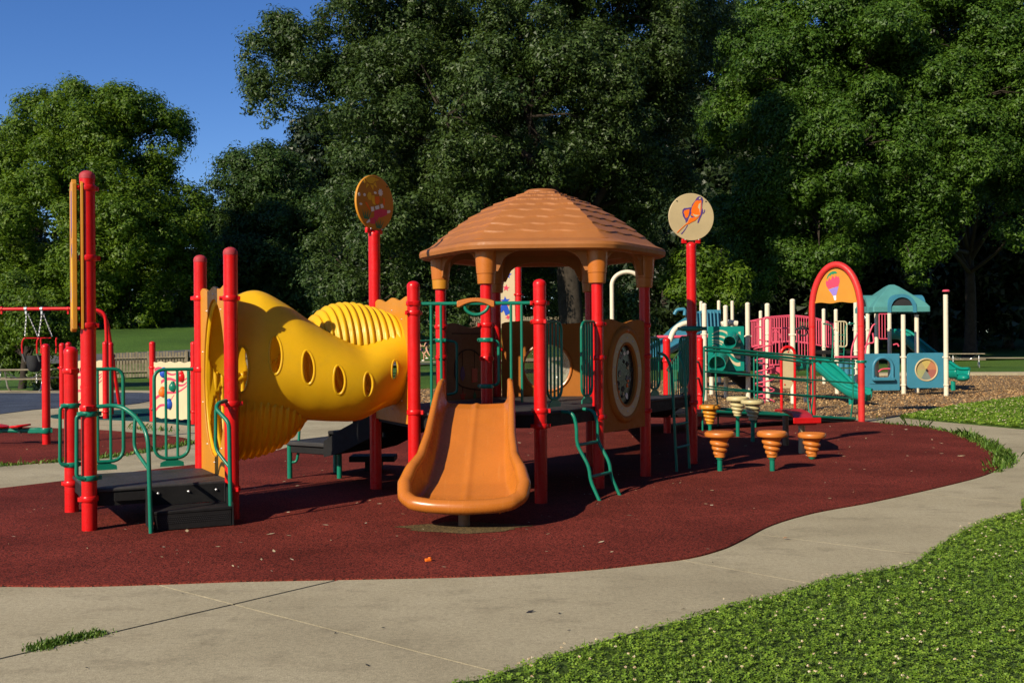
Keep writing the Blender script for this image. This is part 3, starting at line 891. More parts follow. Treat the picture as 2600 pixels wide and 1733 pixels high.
# stair handrails: out from P1 / P3, down beside the steps
zr = zof(300, 1034, 9.0)
q = lambda s, o, z: V3(P1) + u * s - v * o + UP * z
pipe([q(.05, .03, zr), q(.24, .06, zr + .015), q(.36, .20, zr - .08), q(.43, .40, zr - .22), q(.445, .42, .0)], .0185, 'handrail', rad=.12)
pipe([q(.36, .18, zr - .06), q(.345, .2, zr - .2), q(.345, .2, zr - .36), q(.435, .40, zr - .52)], .015, 'handrail', rad=.06)
q3 = lambda s, o, z: V3(P3) + u * s - v * o + UP * z
pipe([q3(-.05, .03, zr + .02), q3(-.14, .12, zr + .005), q3(-.17, .16, zr - .04), q3(-.085, .30, zr - .16), q3(-.08, .33, .0)], .0185, 'handrail', rad=.05)
pipe([q3(-.17, .16, zr - .05), q3(-.175, .16, zr - .40), q3(-.085, .30, zr - .55)], .015, 'handrail', rad=.06)

# --- twin boards on the tall post, seen almost edge on
dcam = V3(P1).normalized(); lf = Vector((-dcam.y, dcam.x, 0))
zb0, zb1 = zof(205, 842, 9.1), zof(205, 457, 9.1)
bw = .34
wav = [(0, zb0 + .02), (.08, zb0 + .035), (.14, zb0), (.20, zb0 + .03), (.25, zb0), (bw, zb0 + .01), (bw, zb1 - .06), (.24, zb1), (.16, zb1 - .02), (.06, zb1), (0, zb1 - .04)]
tw = Matrix.Rotation(R(4.0), 3, 'Z')
for k, (off, thick) in enumerate(((.102, .038), (.042, .024))):
    e1 = (tw if k == 0 else Matrix.Identity(3)) @ dcam
    o0 = V3(P1) - dcam * .075 + lf * off
    bd = MB().prism(wav, o0, e1, UP, thick, -thick / 2).build('sign_board', AMBER, PS, bevel=.005, label='tall amber board seen nearly edge on')
    if k == 0:
        for m_, poly in ((BLUEPR, [(.05, zb1 - .1), (.09, zb1 - .14), (.10, zb1 - .5), (.05, zb1 - .42)]), (YELPR, [(.02, zb0 + .1), (.10, zb0 + .12), (.08, zb0 + .75), (.05, zb0 + .6), (.0, zb0 + .66)]), (BLUEPR, [(.12, zb0 + .25), (.18, zb0 + .3), (.14, zb0 + .42)]), (BLUEPR, [(.04, zb1 - .55), (.09, zb1 - .6), (.06, zb1 - .7)])):
            MB().prism(poly, o0, e1, UP, .003, -thick / 2 - .0032).build('print', m_, bd, smooth=0)
for z in (zof(210, 480, 9.1), zof(210, 655, 9.1), zof(210, 830, 9.1)):
    c0 = V3(P1) - dcam * .02 + lf * .03; MB().tube([c0 + UP * z, c0 + lf * .07 + UP * z], .012, 8).build('spacer', GREEN, PS)

# --- panel helper: wavy-topped board between two posts, with an optional oval hole
def ray_poly(poly, c, angs):
    out = []
    for a in angs:
        d = (math.cos(a), math.sin(a)); best = 1e9
        for i in range(len(poly)):
            p, q_ = poly[i], poly[(i + 1) % len(poly)]
            ex, ey = q_[0] - p[0], q_[1] - p[1]
            den = d[0] * ey - d[1] * ex
            if abs(den) < 1e-12: continue
            t = ((p[0] - c[0]) * ey - (p[1] - c[1]) * ex) / den; s = ((p[0] - c[0]) * d[1] - (p[1] - c[1]) * d[0]) / den
            if t > 0 and -1e-6 <= s <= 1 + 1e-6: best = min(best, t)
        out.append((c[0] + d[0] * best, c[1] + d[1] * best))
    return out
def wavy(w, z0, z1, amp=.03, nw=2, inset=.0, shoulder=.06):
    L = [(-w / 2, z0), (w / 2, z0), (w / 2, z1 - shoulder)]
    for k in range(25):
        t = k / 24; L.append((w / 2 - w * t, z1 + amp * math.sin(math.pi * 2 * nw * t) - shoulder * .15 * (1 if k in (0, 24) else 0)))
    L.append((-w / 2, z1 - shoulder)); return L
def holed(poly, c, rx, rz_, o, e1, th, off, sup=2.0, n=72):
    angs = sorted(set([2 * math.pi * k / n for k in range(n)] + [math.atan2(p[1] - c[1], p[0] - c[0]) % (2 * math.pi) for p in poly]))
    outer = ray_poly(poly, c, angs)
    inner = [(c[0] + rx * math.copysign(abs(math.cos(a)) ** (2 / sup), math.cos(a)), c[1] + rz_ * math.copysign(abs(math.sin(a)) ** (2 / sup), math.sin(a))) for a in angs]
    # keep rays and hole points in step: project hole by angle
    inner = []
    for a in angs:
        k_ = (abs(math.cos(a)) / rx) ** sup + (abs(math.sin(a)) / rz_) ** sup
        r_ = k_ ** (-1 / sup); inner.append((c[0] + r_ * math.cos(a), c[1] + r_ * math.sin(a)))
    return MB().ring(outer, inner, o, e1, UP, th, off)
def ellipse_pts(o, e1, c, rx, rz_, off, n=48):
    nn = Vector(e1).cross(UP)
    return [Vector(o) + Vector(e1) * (c[0] + rx * math.cos(2 * math.pi * k / n)) + UP * (c[1] + rz_ * math.sin(2 * math.pi * k / n)) + nn * off for k in range(n)]

# --- crawl tunnel
T0 = (V3(P3) + V3(P4)) / 2; T1 = (V3(P5) + V3(P6)) / 2
tdir = (T1 - T0).normalized(); tlen = (T1 - T0).length
nrm = Vector((tdir.y, -tdir.x, 0))                      # towards the camera side
# two tubes wound round each other: a smooth one with windows and a ribbed one
_tt = lambda rows: [np.array(c) for c in zip(*rows)]
TS = _tt([(0, 1.28, .745, .405, 0), (.1, 1.34, .72, .42, 0), (.22, 1.44, .66, .44, .03), (.35, 1.42, .56, .455, .07), (.48, 1.33, .48, .455, .11), (.62, 1.245, .415, .45, .14), (.75, 1.21, .38, .445, .13), (.88, 1.31, .39, .43, .07), (1, 1.42, .45, .43, 0)])
TB = _tt([(0, 1.26, .74, .40, 0), (.1, 1.12, .63, .40, -.02), (.24, 1.08, .56, .40, -.03), (.35, 1.10, .505, .40, -.05), (.45, 1.22, .47, .40, -.08), (.52, 1.36, .45, .40, -.11), (.64, 1.50, .46, .42, -.14), (.76, 1.54, .455, .42, -.13), (.88, 1.50, .45, .42, -.08), (1, 1.42, .45, .43, 0)])
def _cub(T, t):
    """smooth table look-up"""
    k = T[0]; i = int(np.clip(np.searchsorted(k, t) - 1, 0, len(k) - 2)); h = k[i + 1] - k[i]; x = (t - k[i]) / h; out = []
    for c in T[1:]:
        m0 = (c[i + 1] - c[max(i - 1, 0)]) / (k[i + 1] - k[max(i - 1, 0)]); m1 = (c[min(i + 2, len(k) - 1)] - c[i]) / (k[min(i + 2, len(k) - 1)] - k[i])
        out.append(float(c[i] * (2 * x**3 - 3 * x * x + 1) + m0 * h * (x**3 - 2 * x * x + x) + c[i + 1] * (3 * x * x - 2 * x**3) + m1 * h * (x**3 - x * x)))
    return out
NT, NP = 230, 132
TAB_S = [_cub(TS, i / NT) for i in range(NT + 1)]; TAB_B = [_cub(TB, i / NT) for i in range(NT + 1)]
def tun_pt(t, ph, T=None, extra=0.0, rib=False):
    z, a_, b_, sd_ = _cub(T or TS, min(1, max(0, t)))
    if rib:
        e_ = min(1, t / .06) * min(1, (1 - t) / .05); extra += e_ * (.024 * (.5 + .5 * math.cos(t * 2 * math.pi * 27)) ** 1.6 - .010)
    return T0 + tdir * (tlen * t) + nrm * (sd_ + (b_ + extra) * math.cos(ph)) + UP * (z + (a_ + extra) * math.sin(ph))
WIN = [(.085, 2, .070, 16.5), (.245, 4, .070, 15.5), (.405, -2, .070, 16.5), (.565, -4, .068, 17), (.725, -2, .060, 16.5), (.895, 0, .048, 13.5)]
def in_win(t, ph, idx, back):
    for j in idx:
        wt, wp, dt, dp = WIN[j]
        d = (math.degrees(ph) - (wp if not back else 180 - wp) + 180) % 360 - 180
        if ((t - wt) / (dt * .42)) ** 2 + (d / dp) ** 2 < 1: return True
    return False
def tun_mesh(T, OT, rib, name, front, backw, parent, label=None):
    vs = [tun_pt(i / NT, 2 * math.pi * k / NP, T, 0, rib) for i in range(NT + 1) for k in range(NP)]; fs = []
    T_, O_ = (TAB_S, TAB_B) if T is TS else (TAB_B, TAB_S)
    for i in range(NT):
        z, a_, b_, sd_ = T_[i]; oz, oa, ob, osd = O_[i]
        for k in range(NP):
            ph = 2 * math.pi * (k + .5) / NP; t = (i + .5) / NT
            s_ = sd_ + b_ * math.cos(ph); zz = z + a_ * math.sin(ph)
            if ((s_ - osd) / (ob - .012)) ** 2 + ((zz - oz) / (oa - .012)) ** 2 < 1 and .015 < t < .985: continue
            if in_win(t, ph, front, False) or in_win(t, ph, backw, True): continue
            fs.append((i * NP + k, i * NP + (k + 1) % NP, (i + 1) * NP + (k + 1) % NP, (i + 1) * NP + k))
    o = MB().add(vs, fs).build(name, YELLOW, parent, smooth=55, label=label)
    sm = o.modifiers.new('Solid', 'SOLIDIFY'); sm.thickness = .010; sm.offset = -1
    return o
tun = tun_mesh(TS, TB, False, 'crawl_tunnel', range(6), (1, 5), PS, 'twisted yellow plastic crawl tunnel with oval windows')
tun_mesh(TB, TS, True, 'ribbed_half', (), (1, 5), tun)
for (wt, wp, dt, dp) in WIN:
    ringp = [tun_pt(wt + dt * .45 * math.cos(a), R(wp) + R(dp * 1.06) * math.sin(a), TS, .004) for a in [2 * math.pi * k / 30 for k in range(30)]]
    MB().tube(ringp, .0125, 8, closed=True).build('window_rim', YELLOW, tun)
# raised mould seams above and below the windows
for ph0, ph1 in ((62, 38), (-30, -46)):
    MB().tube([tun_pt(t / 60, R(ph0 + (ph1 - ph0) * t / 60), TS, -.001) for t in range(1, 60)], .0045, 6).build('seam', YELLOW, tun)

# end boards of the tunnel
def end_board(Pa, Pb, z0, z1, c, rx, rz_, mat, flange_off, label):
    m = (V3(Pa) + V3(Pb)) / 2; e1 = U2(Pa, Pb); w = (V3(Pb) - V3(Pa)).length - .11
    bd = holed(wavy(w, z0, z1, .018, 2.5), c, rx, rz_, m, e1, .028, -.014).build('tunnel_board', mat, PS, bevel=.004, label=label)
    for k in range(10):
        a = 2 * math.pi * (k + .5) / 10; n_ = e1.cross(UP)
        for s_ in (-1, 1):
            p_ = m + e1 * (c[0] + (rx + .05) * math.cos(a)) + UP * (c[1] + (rz_ + .05) * math.sin(a)) + n_ * s_ * .015
            MB().ball(p_, .008, 6, 4).build('bolt', STEEL, bd)
    fl = [(rx + .035, -.0), (rx + .03, .012)]
    MB().tube(ellipse_pts(m, e1, c, rx + .012, rz_ + .012, flange_off), .02, 8, closed=True).build('tunnel_flange', YELLOW, PS)
    return bd
end_board(P3, P4, LOW - .02, zof(560, 728, 9.9), (0, 1.27), .41, .75, AMBER, .02, 'amber board round the big lower mouth of the yellow tunnel')
end_board(P5, P6, DECK - .12, zof(1000, 760, 11), (0, 1.42), .44, .46, AMBER, -.02, 'amber board round the upper mouth of the yellow tunnel')

# --- gazebo roof: moulded hexagon with wavy courses
def hex_r(a, Rr, rnd=.10):
    """radius of a hexagon with softened corners at angle a (corners at -2 deg + 60k)"""
    d = (a - R(-2)) % R(60)
    x = Rr * math.cos(R(30)) / math.cos(d - R(30))
    return x * (1 - rnd * max(0, (abs(d - R(30)) / R(30)) ** 6) * .55)
APEX = 3.36
prof = [(0, 3.36), (.19, 3.345), (.40, 3.275), (.63, 3.18), (.88, 3.04), (1.07, 2.915), (1.25, 2.795), (1.40, 2.70), (1.50, 2.665)]
px_, pz_ = [p[0] for p in prof], [p[1] for p in prof]
b = MB(); vs, fs = [], []
NA, NRr = 252, 270
courses = [.30, .44, .58, .72, .86, 1.0, 1.14, 1.27]
for i in range(NRr + 1):
    f_ = (i / NRr) ** .9
    for k in range(NA):
        a = 2 * math.pi * k / NA + R(-2)
        rad = hex_r(a, 1.50, .10 * f_ ** 4) * f_
        eq = 1.50 * f_                                     # height follows the course, not the true radius
        z = float(np.interp(eq, px_, pz_))
        lift = 0.0
        for ci, c_ in enumerate(courses):
            wv = .013 * math.sin(a * 18 + ci * 1.3) + .006 * math.sin(a * 11 + ci * 2.1)
            d_ = (eq + wv * min(1, eq)) - c_
            if -.14 < d_ <= 0: lift = max(lift, .0165 * (1 + d_ / .14))
        vs.append((HC[0] + rad * math.cos(a), HC[1] + rad * math.sin(a), z + lift))
for i in range(NRr):
    for k in range(NA):
        fs.append((i * NA + k, (i + 1) * NA + k, (i + 1) * NA + (k + 1) % NA, i * NA + (k + 1) % NA))
# rolled eave and underside
last = NRr * NA
prev = last
for (dr, dz) in ((.018, -.012), (.03, -.045), (.022, -.085), (-.02, -.105), (-.10, -.10), (-.22, -.04)):
    o_ = len(vs)
    for k in range(NA):
        a = 2 * math.pi * k / NA + R(-2); rad = hex_r(a, 1.50) + dr
        vs.append((HC[0] + rad * math.cos(a), HC[1] + rad * math.sin(a), 2.668 + dz))
    fs += [(prev + k, o_ + k, o_ + (k + 1) % NA, prev + (k + 1) % NA) for k in range(NA)]
    prev = o_
for (rr, zz) in ((1.0, 2.78), (.6, 3.02), (.05, 3.2)):
    o_ = len(vs)
    for k in range(NA):
        a = 2 * math.pi * k / NA + R(-2); rad = hex_r(a, rr)
        vs.append((HC[0] + rad * math.cos(a), HC[1] + rad * math.sin(a), zz))
    fs += [(prev + k, o_ + k, o_ + (k + 1) % NA, prev + (k + 1) % NA) for k in range(NA)]
    prev = o_
roof = b.add(vs, fs).build('gazebo_roof', ROOFM, PS, smooth=16, label='hexagonal orange plastic roof with wavy shingle courses')
MB().lathe([(.21, -.035), (.205, .0), (.17, .022), (.09, .034), (.0, .036)], (HC[0], HC[1], 3.352), 36).build('roof_cap', ROOFM, roof)
# arched valance between the posts + collars
for k in range(6):
    a, c = HEX[k], HEX[(k + 1) % 6]
    m = (V3(a) + V3(c)) / 2; e1 = U2(a, c); w = (V3(c) - V3(a)).length
    hw = w / 2
    poly = [(-hw, 2.70), (-hw, 2.36), (-hw + .13, 2.36)]
    for j in range(21):
        t = -1 + 2 * j / 20; poly.append((t * (hw - .15), 2.40 + .205 * math.sqrt(max(0, 1 - abs(t) ** 2.6))))
    poly += [(hw - .13, 2.36), (hw, 2.36), (hw, 2.70)]
    # build as a strip (arch shapes are not convex)
    b = MB(); n_ = e1.cross(UP)
    lo = poly[1:-1]; vs, fs = [], []
    for (x_, z_) in lo:
        for zz, oo in ((z_, -.02), (2.70, -.02), (z_, .035), (2.70, .035)): vs.append(m + e1 * x_ + UP * zz + n_ * oo)
    for j in range(len(lo) - 1):
        o_ = j * 4
        fs += [(o_, o_ + 4, o_ + 5, o_ + 1), (o_ + 2, o_ + 3, o_ + 7, o_ + 6), (o_, o_ + 2, o_ + 6, o_ + 4)]
    b.add(vs, fs).build('valance', ROOFM, roof)
    x, y = a
    MB().lathe([(.085, 2.22), (.092, 2.225), (.094, 2.24), (.100, 2.33)], (x, y, 0), 26).build('collar', AMBER if k == 5 else ORANGE, roof)
    MB().lathe([(.098, 2.331), (.104, 2.335), (.116, 2.50), (.122, 2.62), (.15, 2.70)], (x, y, 0), 26).build('collar', ORANGE, roof)

# --- slide
def make_slide():
    e = Vector((-.055, -1, 0)).normalized(); sd = Vector((-e.y, e.x, 0))   # sd points to photo right
    if sd.x < 0: sd = -sd
    top = Vector((-.355, 10.46, 0))
    path = [(-.04, .985), (0, .985), (.10, .945), (.30, .80), (.52, .625), (.74, .455), (.92, .325), (1.08, .24), (1.22, .19), (1.34, .17), (1.44, .165)]
    d_ = [p[0] for p in path]; z_ = [p[1] for p in path]
    L = 1.53
    NS, NC = 100, 110
    hw = lambda t: float(np.interp(t, [0, .25, .7, .95, 1.12, 1.25, 1.36, 1.46, 1.51, 1.53], [.33, .36, .385, .42, .485, .52, .50, .41, .25, .05]))
    wh = lambda t: float(np.interp(t, [-.04, .0, .10, .25, .5, .85, 1.1, 1.25, 1.38, 1.49, 1.53], [.17, .235, .25, .25, .26, .275, .26, .19, .10, .06, .05]))
    vs, edgeL, edgeR = [], [], []
    for i in range(NS + 1):
        s = -.04 + (L + .04) * (i / NS); z = float(np.interp(s, d_, z_)); w, h = hw(s), wh(s)
        for k in range(NC + 1):
            q_ = -1 + 2 * k / NC; a = abs(q_)
            flat = .70
            if a < flat: x = q_ / flat * w * .80; dz = .012 * math.exp(-(q_ / .07) ** 2) + .010 * (a / flat) ** 2
            else:
                t = (a - flat) / (1 - flat); x = math.copysign(w * (.80 + .20 * math.sin(t * math.pi / 2)), q_); dz = .010 + h * (1 - math.cos(t * math.pi / 2)) ** .9
            # grooves moulded into the exit
            if 1.12 < s < 1.40 and .2 < a < .62:
                for g_ in (.28, .42, .56):
                    dz -= .026 * math.exp(-((a - g_ - .10 * (1.40 - s)) / .014) ** 2) * min(1, (s - 1.12) / .05) * min(1, (1.40 - s) / .03)
            p = top + e * s + sd * x + UP * (z + dz)
            vs.append(p)
            if k == 0: edgeL.append(p)
            if k == NC: edgeR.append(p)
    fs = [(i * (NC + 1) + k, (i + 1) * (NC + 1) + k, (i + 1) * (NC + 1) + k + 1, i * (NC + 1) + k + 1) for i in range(NS) for k in range(NC)]
    sl = MB().add(vs, fs).build('slide', SLIDEM, PS, smooth=60, label='wide orange plastic slide facing the camera')
    m_ = sl.modifiers.new('Solid', 'SOLIDIFY'); m_.thickness = .02; m_.offset = -1
    rim = edgeL + edgeR[::-1]
    rr = []
    for p in rim:
        s = (p - top).dot(e); rr.append(float(np.interp(s, [0, .3, .9, 1.15, 1.3, 1.5], [.026, .032, .042, .058, .064, .062])))
    MB().tube([p + UP * -.012 for p in rim], rr, 14).build('slide_rim', SLIDEM, sl, smooth=80)
    for x_ in (-.335, .335):                          # horns at the top
        p = top + sd * x_
        MB().tube([p + UP * .92 - e * .02, p + UP * 1.08 - e * .02, p + UP * 1.225 - e * .025], [.034, .034, .028], 14).build('slide_horn', ORANGE, sl)
    p = top + e * 1.27
    MB().lathe([(.052, -.02), (.048, .22)], (p.x, p.y, 0), 18).build('support_leg', BROWN, sl)
    return top, e, sd
sl_top, sl_e, sl_sd = make_slide()
# worn bare patch of soil at the slide exit
b = MB(); n_ = 40; p = sl_top + sl_e * 1.36
b.add([(p.x + (.52 + .07 * math.sin(5 * a) + .04 * math.sin(11 * a)) * math.cos(a), p.y + (.26 + .04 * math.sin(4 * a + 1)) * math.sin(a), .0155) for a in [2 * math.pi * k / n_ for k in range(n_)]], [tuple(range(n_))])
WORN = rubber('worn_dusty_rubber', (.11, .075, .035), (.08, .06, .03), (.03, .025, .02), 90)
tag(b.build('worn_patch', WORN, smooth=0, base=Vector((p.x, p.y, 0))), 'worn dusty patch at the foot of the orange slide', kind='structure')

# --- hood bar over the slide
z = zof(1210, 770, 10.48)
pa, pb = V3(P6, z), V3(P7, z)
e1 = U2(P6, P7); LL = (pb - pa).length
MB().tube([pa + e1 * .06, pb - e1 * .06], .0185, 12).build('hood_bar', GREEN, PS)
for (px, zz) in ((1094, .95), (1119, 1.2), (1297, 1.2), (1324, 1.0)):
    s = (at(px, 770, 10.48).x - pa.x) / e1.x
    MB().tube([pa + e1 * s, pa + e1 * s + UP * (zz - z)], .0145, 10).build('bar', GREEN, PS)
cpt = pa + e1 * ((at(1208, 770, 10.48).x - pa.x) / e1.x)
poly = []
for k in range(25):
    t = -1 + 2 * k / 24; top_ = .052 - .030 * t * t + (.006 * math.cos(t * 60) if abs(t) < .3 else 0)
    poly.append((t * .185, top_))
poly += [(.185, -.035), (.15, -.038), (.09, -.005), (0, .012), (-.09, -.005), (-.15, -.038), (-.185, -.035)]
def stripP(poly_t, poly_b, o, e1, th):
    """solid between an upper and a lower line of equal count"""
    n_ = Vector(e1).cross(UP); vs, fs = [], []
    for a, c in zip(poly_t, poly_b):
        for (q_, w_) in ((a, -th / 2), (c, -th / 2), (a, th / 2), (c, th / 2)): vs.append(Vector(o) + Vector(e1) * q_[0] + UP * q_[1] + n_ * w_)
    m = len(poly_t)
    for i in range(m - 1):
        k = i * 4
        fs += [(k, k + 1, k + 5, k + 4), (k + 2, k + 6, k + 7, k + 3), (k, k + 4, k + 6, k + 2), (k + 1, k + 3, k + 7, k + 5)]
    fs += [(0, 2, 3, 1), ((m - 1) * 4, (m - 1) * 4 + 1, (m - 1) * 4 + 3, (m - 1) * 4 + 2)]
    return MB().add(vs, fs)
ts = [-1 + 2 * k / 32 for k in range(33)]
stripP([(t * .185, .055 - .032 * t * t + (.005 * math.cos(t * 55) if abs(t) < .32 else 0)) for t in ts], [(t * .185, .014 - .052 * min(1, abs(t) * 1.15) ** 2) for t in ts], cpt, e1, .07).build('handle', ORANGE, PS, bevel=.008, label='moulded orange handle over the slide')
MB().tube(spline([cpt + e1 * -.115 + UP * -.02, cpt + e1 * -.09 + UP * -.07, cpt + e1 * -.03 + UP * -.105, cpt + e1 * .04 + UP * -.105, cpt + e1 * .10 + UP * -.07, cpt + e1 * .13 + UP * -.02]), .0165, 12).build('grab_bar', GREEN, PS)

# --- guards and ladder on the P7-B side
d78 = U2(P7, B_); out78 = Vector((d78.y, -d78.x, 0))
guard(V3(P7) + d78 * .06, d78, .36, zof(1400, 816, 10.7), 1.02, 3, r=.014)
guard(V3(B_) - d78 * .06, -d78, .30, zof(1475, 816, 11.3), 1.02, 3, r=.014)
lp = lambda base, d_, z_: base + out78 * d_ + UP * z_
la = V3(P7) + d78 * .42; lb = V3(P7) + d78 * .86
prof_l = [(0, .885), (.13, .875), (.17, .74), (.17, .56), (.31, .34), (.325, .20), (.43, .0)]
lad = MB().tube(rounded([lp(la, *q_) for q_ in prof_l], .07), .0185, 10).build('ladder_rail', GREEN, PS)
MB().tube(rounded([lp(lb, *q_) for q_ in prof_l], .07), .0185, 10).build('ladder_rail', GREEN, PS)
for (d_, z_) in ((.175, .55), (.322, .24)):
    MB().tube([lp(la, d_, z_), lp(lb, d_, z_)], .0165, 10).build('rung', GREEN, PS)

# --- B-C board with oval kaleidoscope window
def framed(Pa, Pb):
    m = (V3(Pa) + V3(Pb)) / 2; return m, U2(Pa, Pb), (V3(Pb) - V3(Pa)).length
m, e1, w = framed(B_, C_)
n_ = e1.cross(UP)                                          # faces outwards, to the camera
bc = holed(wavy(w - .14, .60, 1.82, .02, 1.5, shoulder=.05), (0, 1.22), .265, .345, m, e1, .05, -.02).build('window_board', BOARD, PS, bevel=.006, label='orange board with an oval window in a cream ring')
angs = [2 * math.pi * k / 56 for k in range(56)]
el = lambda rx, rz_, c=(0, 1.22): [(c[0] + rx * math.cos(a), c[1] + rz_ * math.sin(a)) for a in angs]
MB().tube(ellipse_pts(m, e1, (0, 1.22), .41, .50, .03, 56), .045, 10, closed=True).build('arch_moulding', BOARD, bc)
MB().ring(el(.39, .47), el(.285, .365), m, e1, UP, .03, .03).build('window_ring', TAN, bc, bevel=.004)
MB().tube(ellipse_pts(m, e1, (0, 1.22), .272, .352, .045, 56), .02, 10, closed=True).build('window_frame', BOARD, bc)
for k in range(14):
    a = 2 * math.pi * (k + .5) / 14; MB().ball(m + e1 * (.33 * math.cos(a)) + UP * (1.22 + .41 * math.sin(a)) + n_ * .062, .009, 6, 4).build('bolt', STEEL, bc)
MB().add([m + e1 * (.27 * math.cos(a)) + UP * (1.22 + .35 * math.sin(a)) + n_ * .014 for a in angs], [tuple(range(56))]).build('pane', DARKGLASS, bc)
gk = np.random.default_rng(3)
for k in range(26):
    a_, r_ = gk.uniform(0, 6.28), gk.uniform(.25, .95) ** .7
    c_ = (.23 * r_ * math.cos(a_), 1.22 + .30 * r_ * math.sin(a_)); s_ = gk.uniform(.018, .045); a0 = gk.uniform(0, 6.28)
    nv = int(gk.integers(4, 7)); poly = [(c_[0] + s_ * gk.uniform(.6, 1.1) * math.cos(a0 + j * 6.283 / nv), c_[1] + s_ * gk.uniform(.6, 1.1) * math.sin(a0 + j * 6.283 / nv)) for j in range(nv)]
    MB().prism(poly, m, e1, UP, .004, .016 + .001 * k / 26).build('mosaic_chip', [TAN, GREY, DARK, DARK, ORPR, WHPR, GREY][k % 7], bc, smooth=0)
MB().ball(m + UP * 1.71 + n_ * .03, (.055, .055, .03), 14, 8).build('knob', ORANGE, bc)

# --- D-E board with clear bubble window
m, e1, w = framed(D_, E_)
de = holed(wavy(w - .14, .80, 1.84, .02, 1, shoulder=.10), (-.05, 1.27), .30, .30, m, e1, .03, -.015).build('window_board', BOARD, PS, bevel=.005, label='orange board with a round clear bubble at the back of the gazebo')
nb_ = e1.cross(UP)
vs, fs = [], []
for i in range(9):
    t = i / 8 * math.pi / 2
    for k in range(32):
        a = 2 * math.pi * k / 32; vs.append(m + e1 * (-.05 + .30 * math.cos(t) * math.cos(a)) + UP * (1.27 + .30 * math.cos(t) * math.sin(a)) + nb_ * (.17 * math.sin(t)))
fs = [(i * 32 + k, i * 32 + (k + 1) % 32, i * 32 + 32 + (k + 1) % 32, i * 32 + 32 + k) for i in range(8) for k in range(32)]
MB().add(vs, fs).build('bubble', ACRYL, de, smooth=60)
MB().tube(ellipse_pts(m, e1, (-.05, 1.27), .305, .305, -.018, 48), .018, 8, closed=True).build('bubble_rim', ORANGE, de)

# --- E-F chime board
m, e1, w = framed(E_, F_)
ef = MB().prism(wavy(w - .14, .82, 1.80, .025, 1.5, shoulder=.04), m, e1, UP, .03, -.015).build('chime_board', BROWN, PS, bevel=.004, label='brown board with hanging chime shapes, inside the gazebo')
S_ = -1                                                     # print on the inner face
o_in = lambda poly, mat_, nm='print': MB().prism(poly, m, e1, UP, .004, -.0195).build(nm, mat_, ef, smooth=0)
MB().tube(spline([m + e1 * x_ + UP * z_ - e1.cross(UP) * .018 for x_, z_ in ((-.36, 1.24), (-.2, 1.42), (0, 1.50), (.2, 1.48), (.32, 1.38), (.34, 1.2), (.25, 1.08), (.05, 1.03), (-.2, 1.0), (-.38, .98))]), .008, 6).build('groove_line', DARK, ef)
for (x_, z0_, z1_) in ((.18, 1.30, 1.49), (-.08, 1.27, 1.5), (.18, .98, 1.05), (-.08, .98, 1.03)): o_in([(x_ - .004, z0_), (x_ + .004, z0_), (x_ + .004, z1_), (x_ - .004, z1_)], DARK, 'string')
o_in([(.13, 1.2), (.15, 1.15), (.18, 1.12), (.21, 1.15), (.23, 1.2), (.21, 1.28), (.18, 1.31), (.15, 1.28)], PURPLE, 'chime')
o_in([(-.14, 1.10), (-.02, 1.10), (-.02, 1.27), (-.14, 1.27)], REDWORN, 'chime')
o_in([(.18 + (.075 if k % 2 == 0 else .032) * math.cos(R(90 + 36 * k)), .94 + (.075 if k % 2 == 0 else .032) * math.sin(R(90 + 36 * k))) for k in range(10)], REDWORN, 'chime')
o_in([(-.08, .99), (-.045, .93), (-.08, .86), (-.115, .93)], GRPR, 'chime')
MB().tube([m + e1 * .4 + UP * 1.70 - e1.cross(UP) * .018, m + e1 * -.4 + UP * 1.70 - e1.cross(UP) * .018], .006, 6).build('groove_line', DARK, ef)
# green grab loops by A and F
for P in (A_, F_):
    for z_ in ((1.62, 1.12) if P is A_ else (1.62,)): inst('clamp', CL_GREEN, PS, (P[0], P[1], z_), 2.6, (1.05, 1.05, .9))
pipe([(A_[0] + .05, A_[1] + .05, 1.62), (A_[0] + .13, A_[1] + .02, 1.60), (A_[0] + .13, A_[1] + .02, 1.14), (A_[0] + .05, A_[1] + .05, 1.12)], .0165, 'grab_bar', rad=.05)
pipe([(F_[0] + .05, F_[1] - .06, 1.62), (F_[0] + .19, F_[1] - .06, 1.60), (F_[0] + .19, F_[1] - .06, 1.0), (F_[0] + .07, F_[1] - .06, .98)], .0165, 'grab_bar', rad=.05)
pipe([(F_[0] - .05, F_[1], 1.62), (F_[0] - .3, F_[1] - .3, 1.6), (F_[0] - .32, F_[1] - .34, 1.1)], .0165, 'grab_bar', rad=.06)

# --- C-P8 side: guards + side ladder
d = U2(C_, P8); outc = Vector((d.y, -d.x, 0))
guard(V3(C_) + d * .06, d, .36, zof(1670, 857, 12.8), 1.02, 3, r=.014)
guard(V3(P8) - d * .06, -d, .34, zof(1735, 855, 13.5), 1.02, 3, r=.014)
for s in (.55, .95):
    q_ = V3(C_) + d * s
    MB().tube(rounded([q_ + UP * 1.45 - d * (.18 if s < .7 else -.12), q_ + outc * .03 + UP * 1.42, q_ + outc * .10 + UP * 1.25, q_ + outc * .16 + UP * .0], .08), .0175, 10).build('ladder_rail', GREEN, PS)
for z_, o_ in ((.58, .14), (.30, .155)):
    MB().tube([V3(C_) + d * .55 + outc * o_ + UP * z_, V3(C_) + d * .95 + outc * o_ + UP * z_], .0165, 8).build('rung', GREEN, PS)
inst('clamp', CL_GREEN, PS, (P8[0], P8[1], zof(1754, 838, 13.72) + .02), 0, (1.9, 1.9, 1.2))

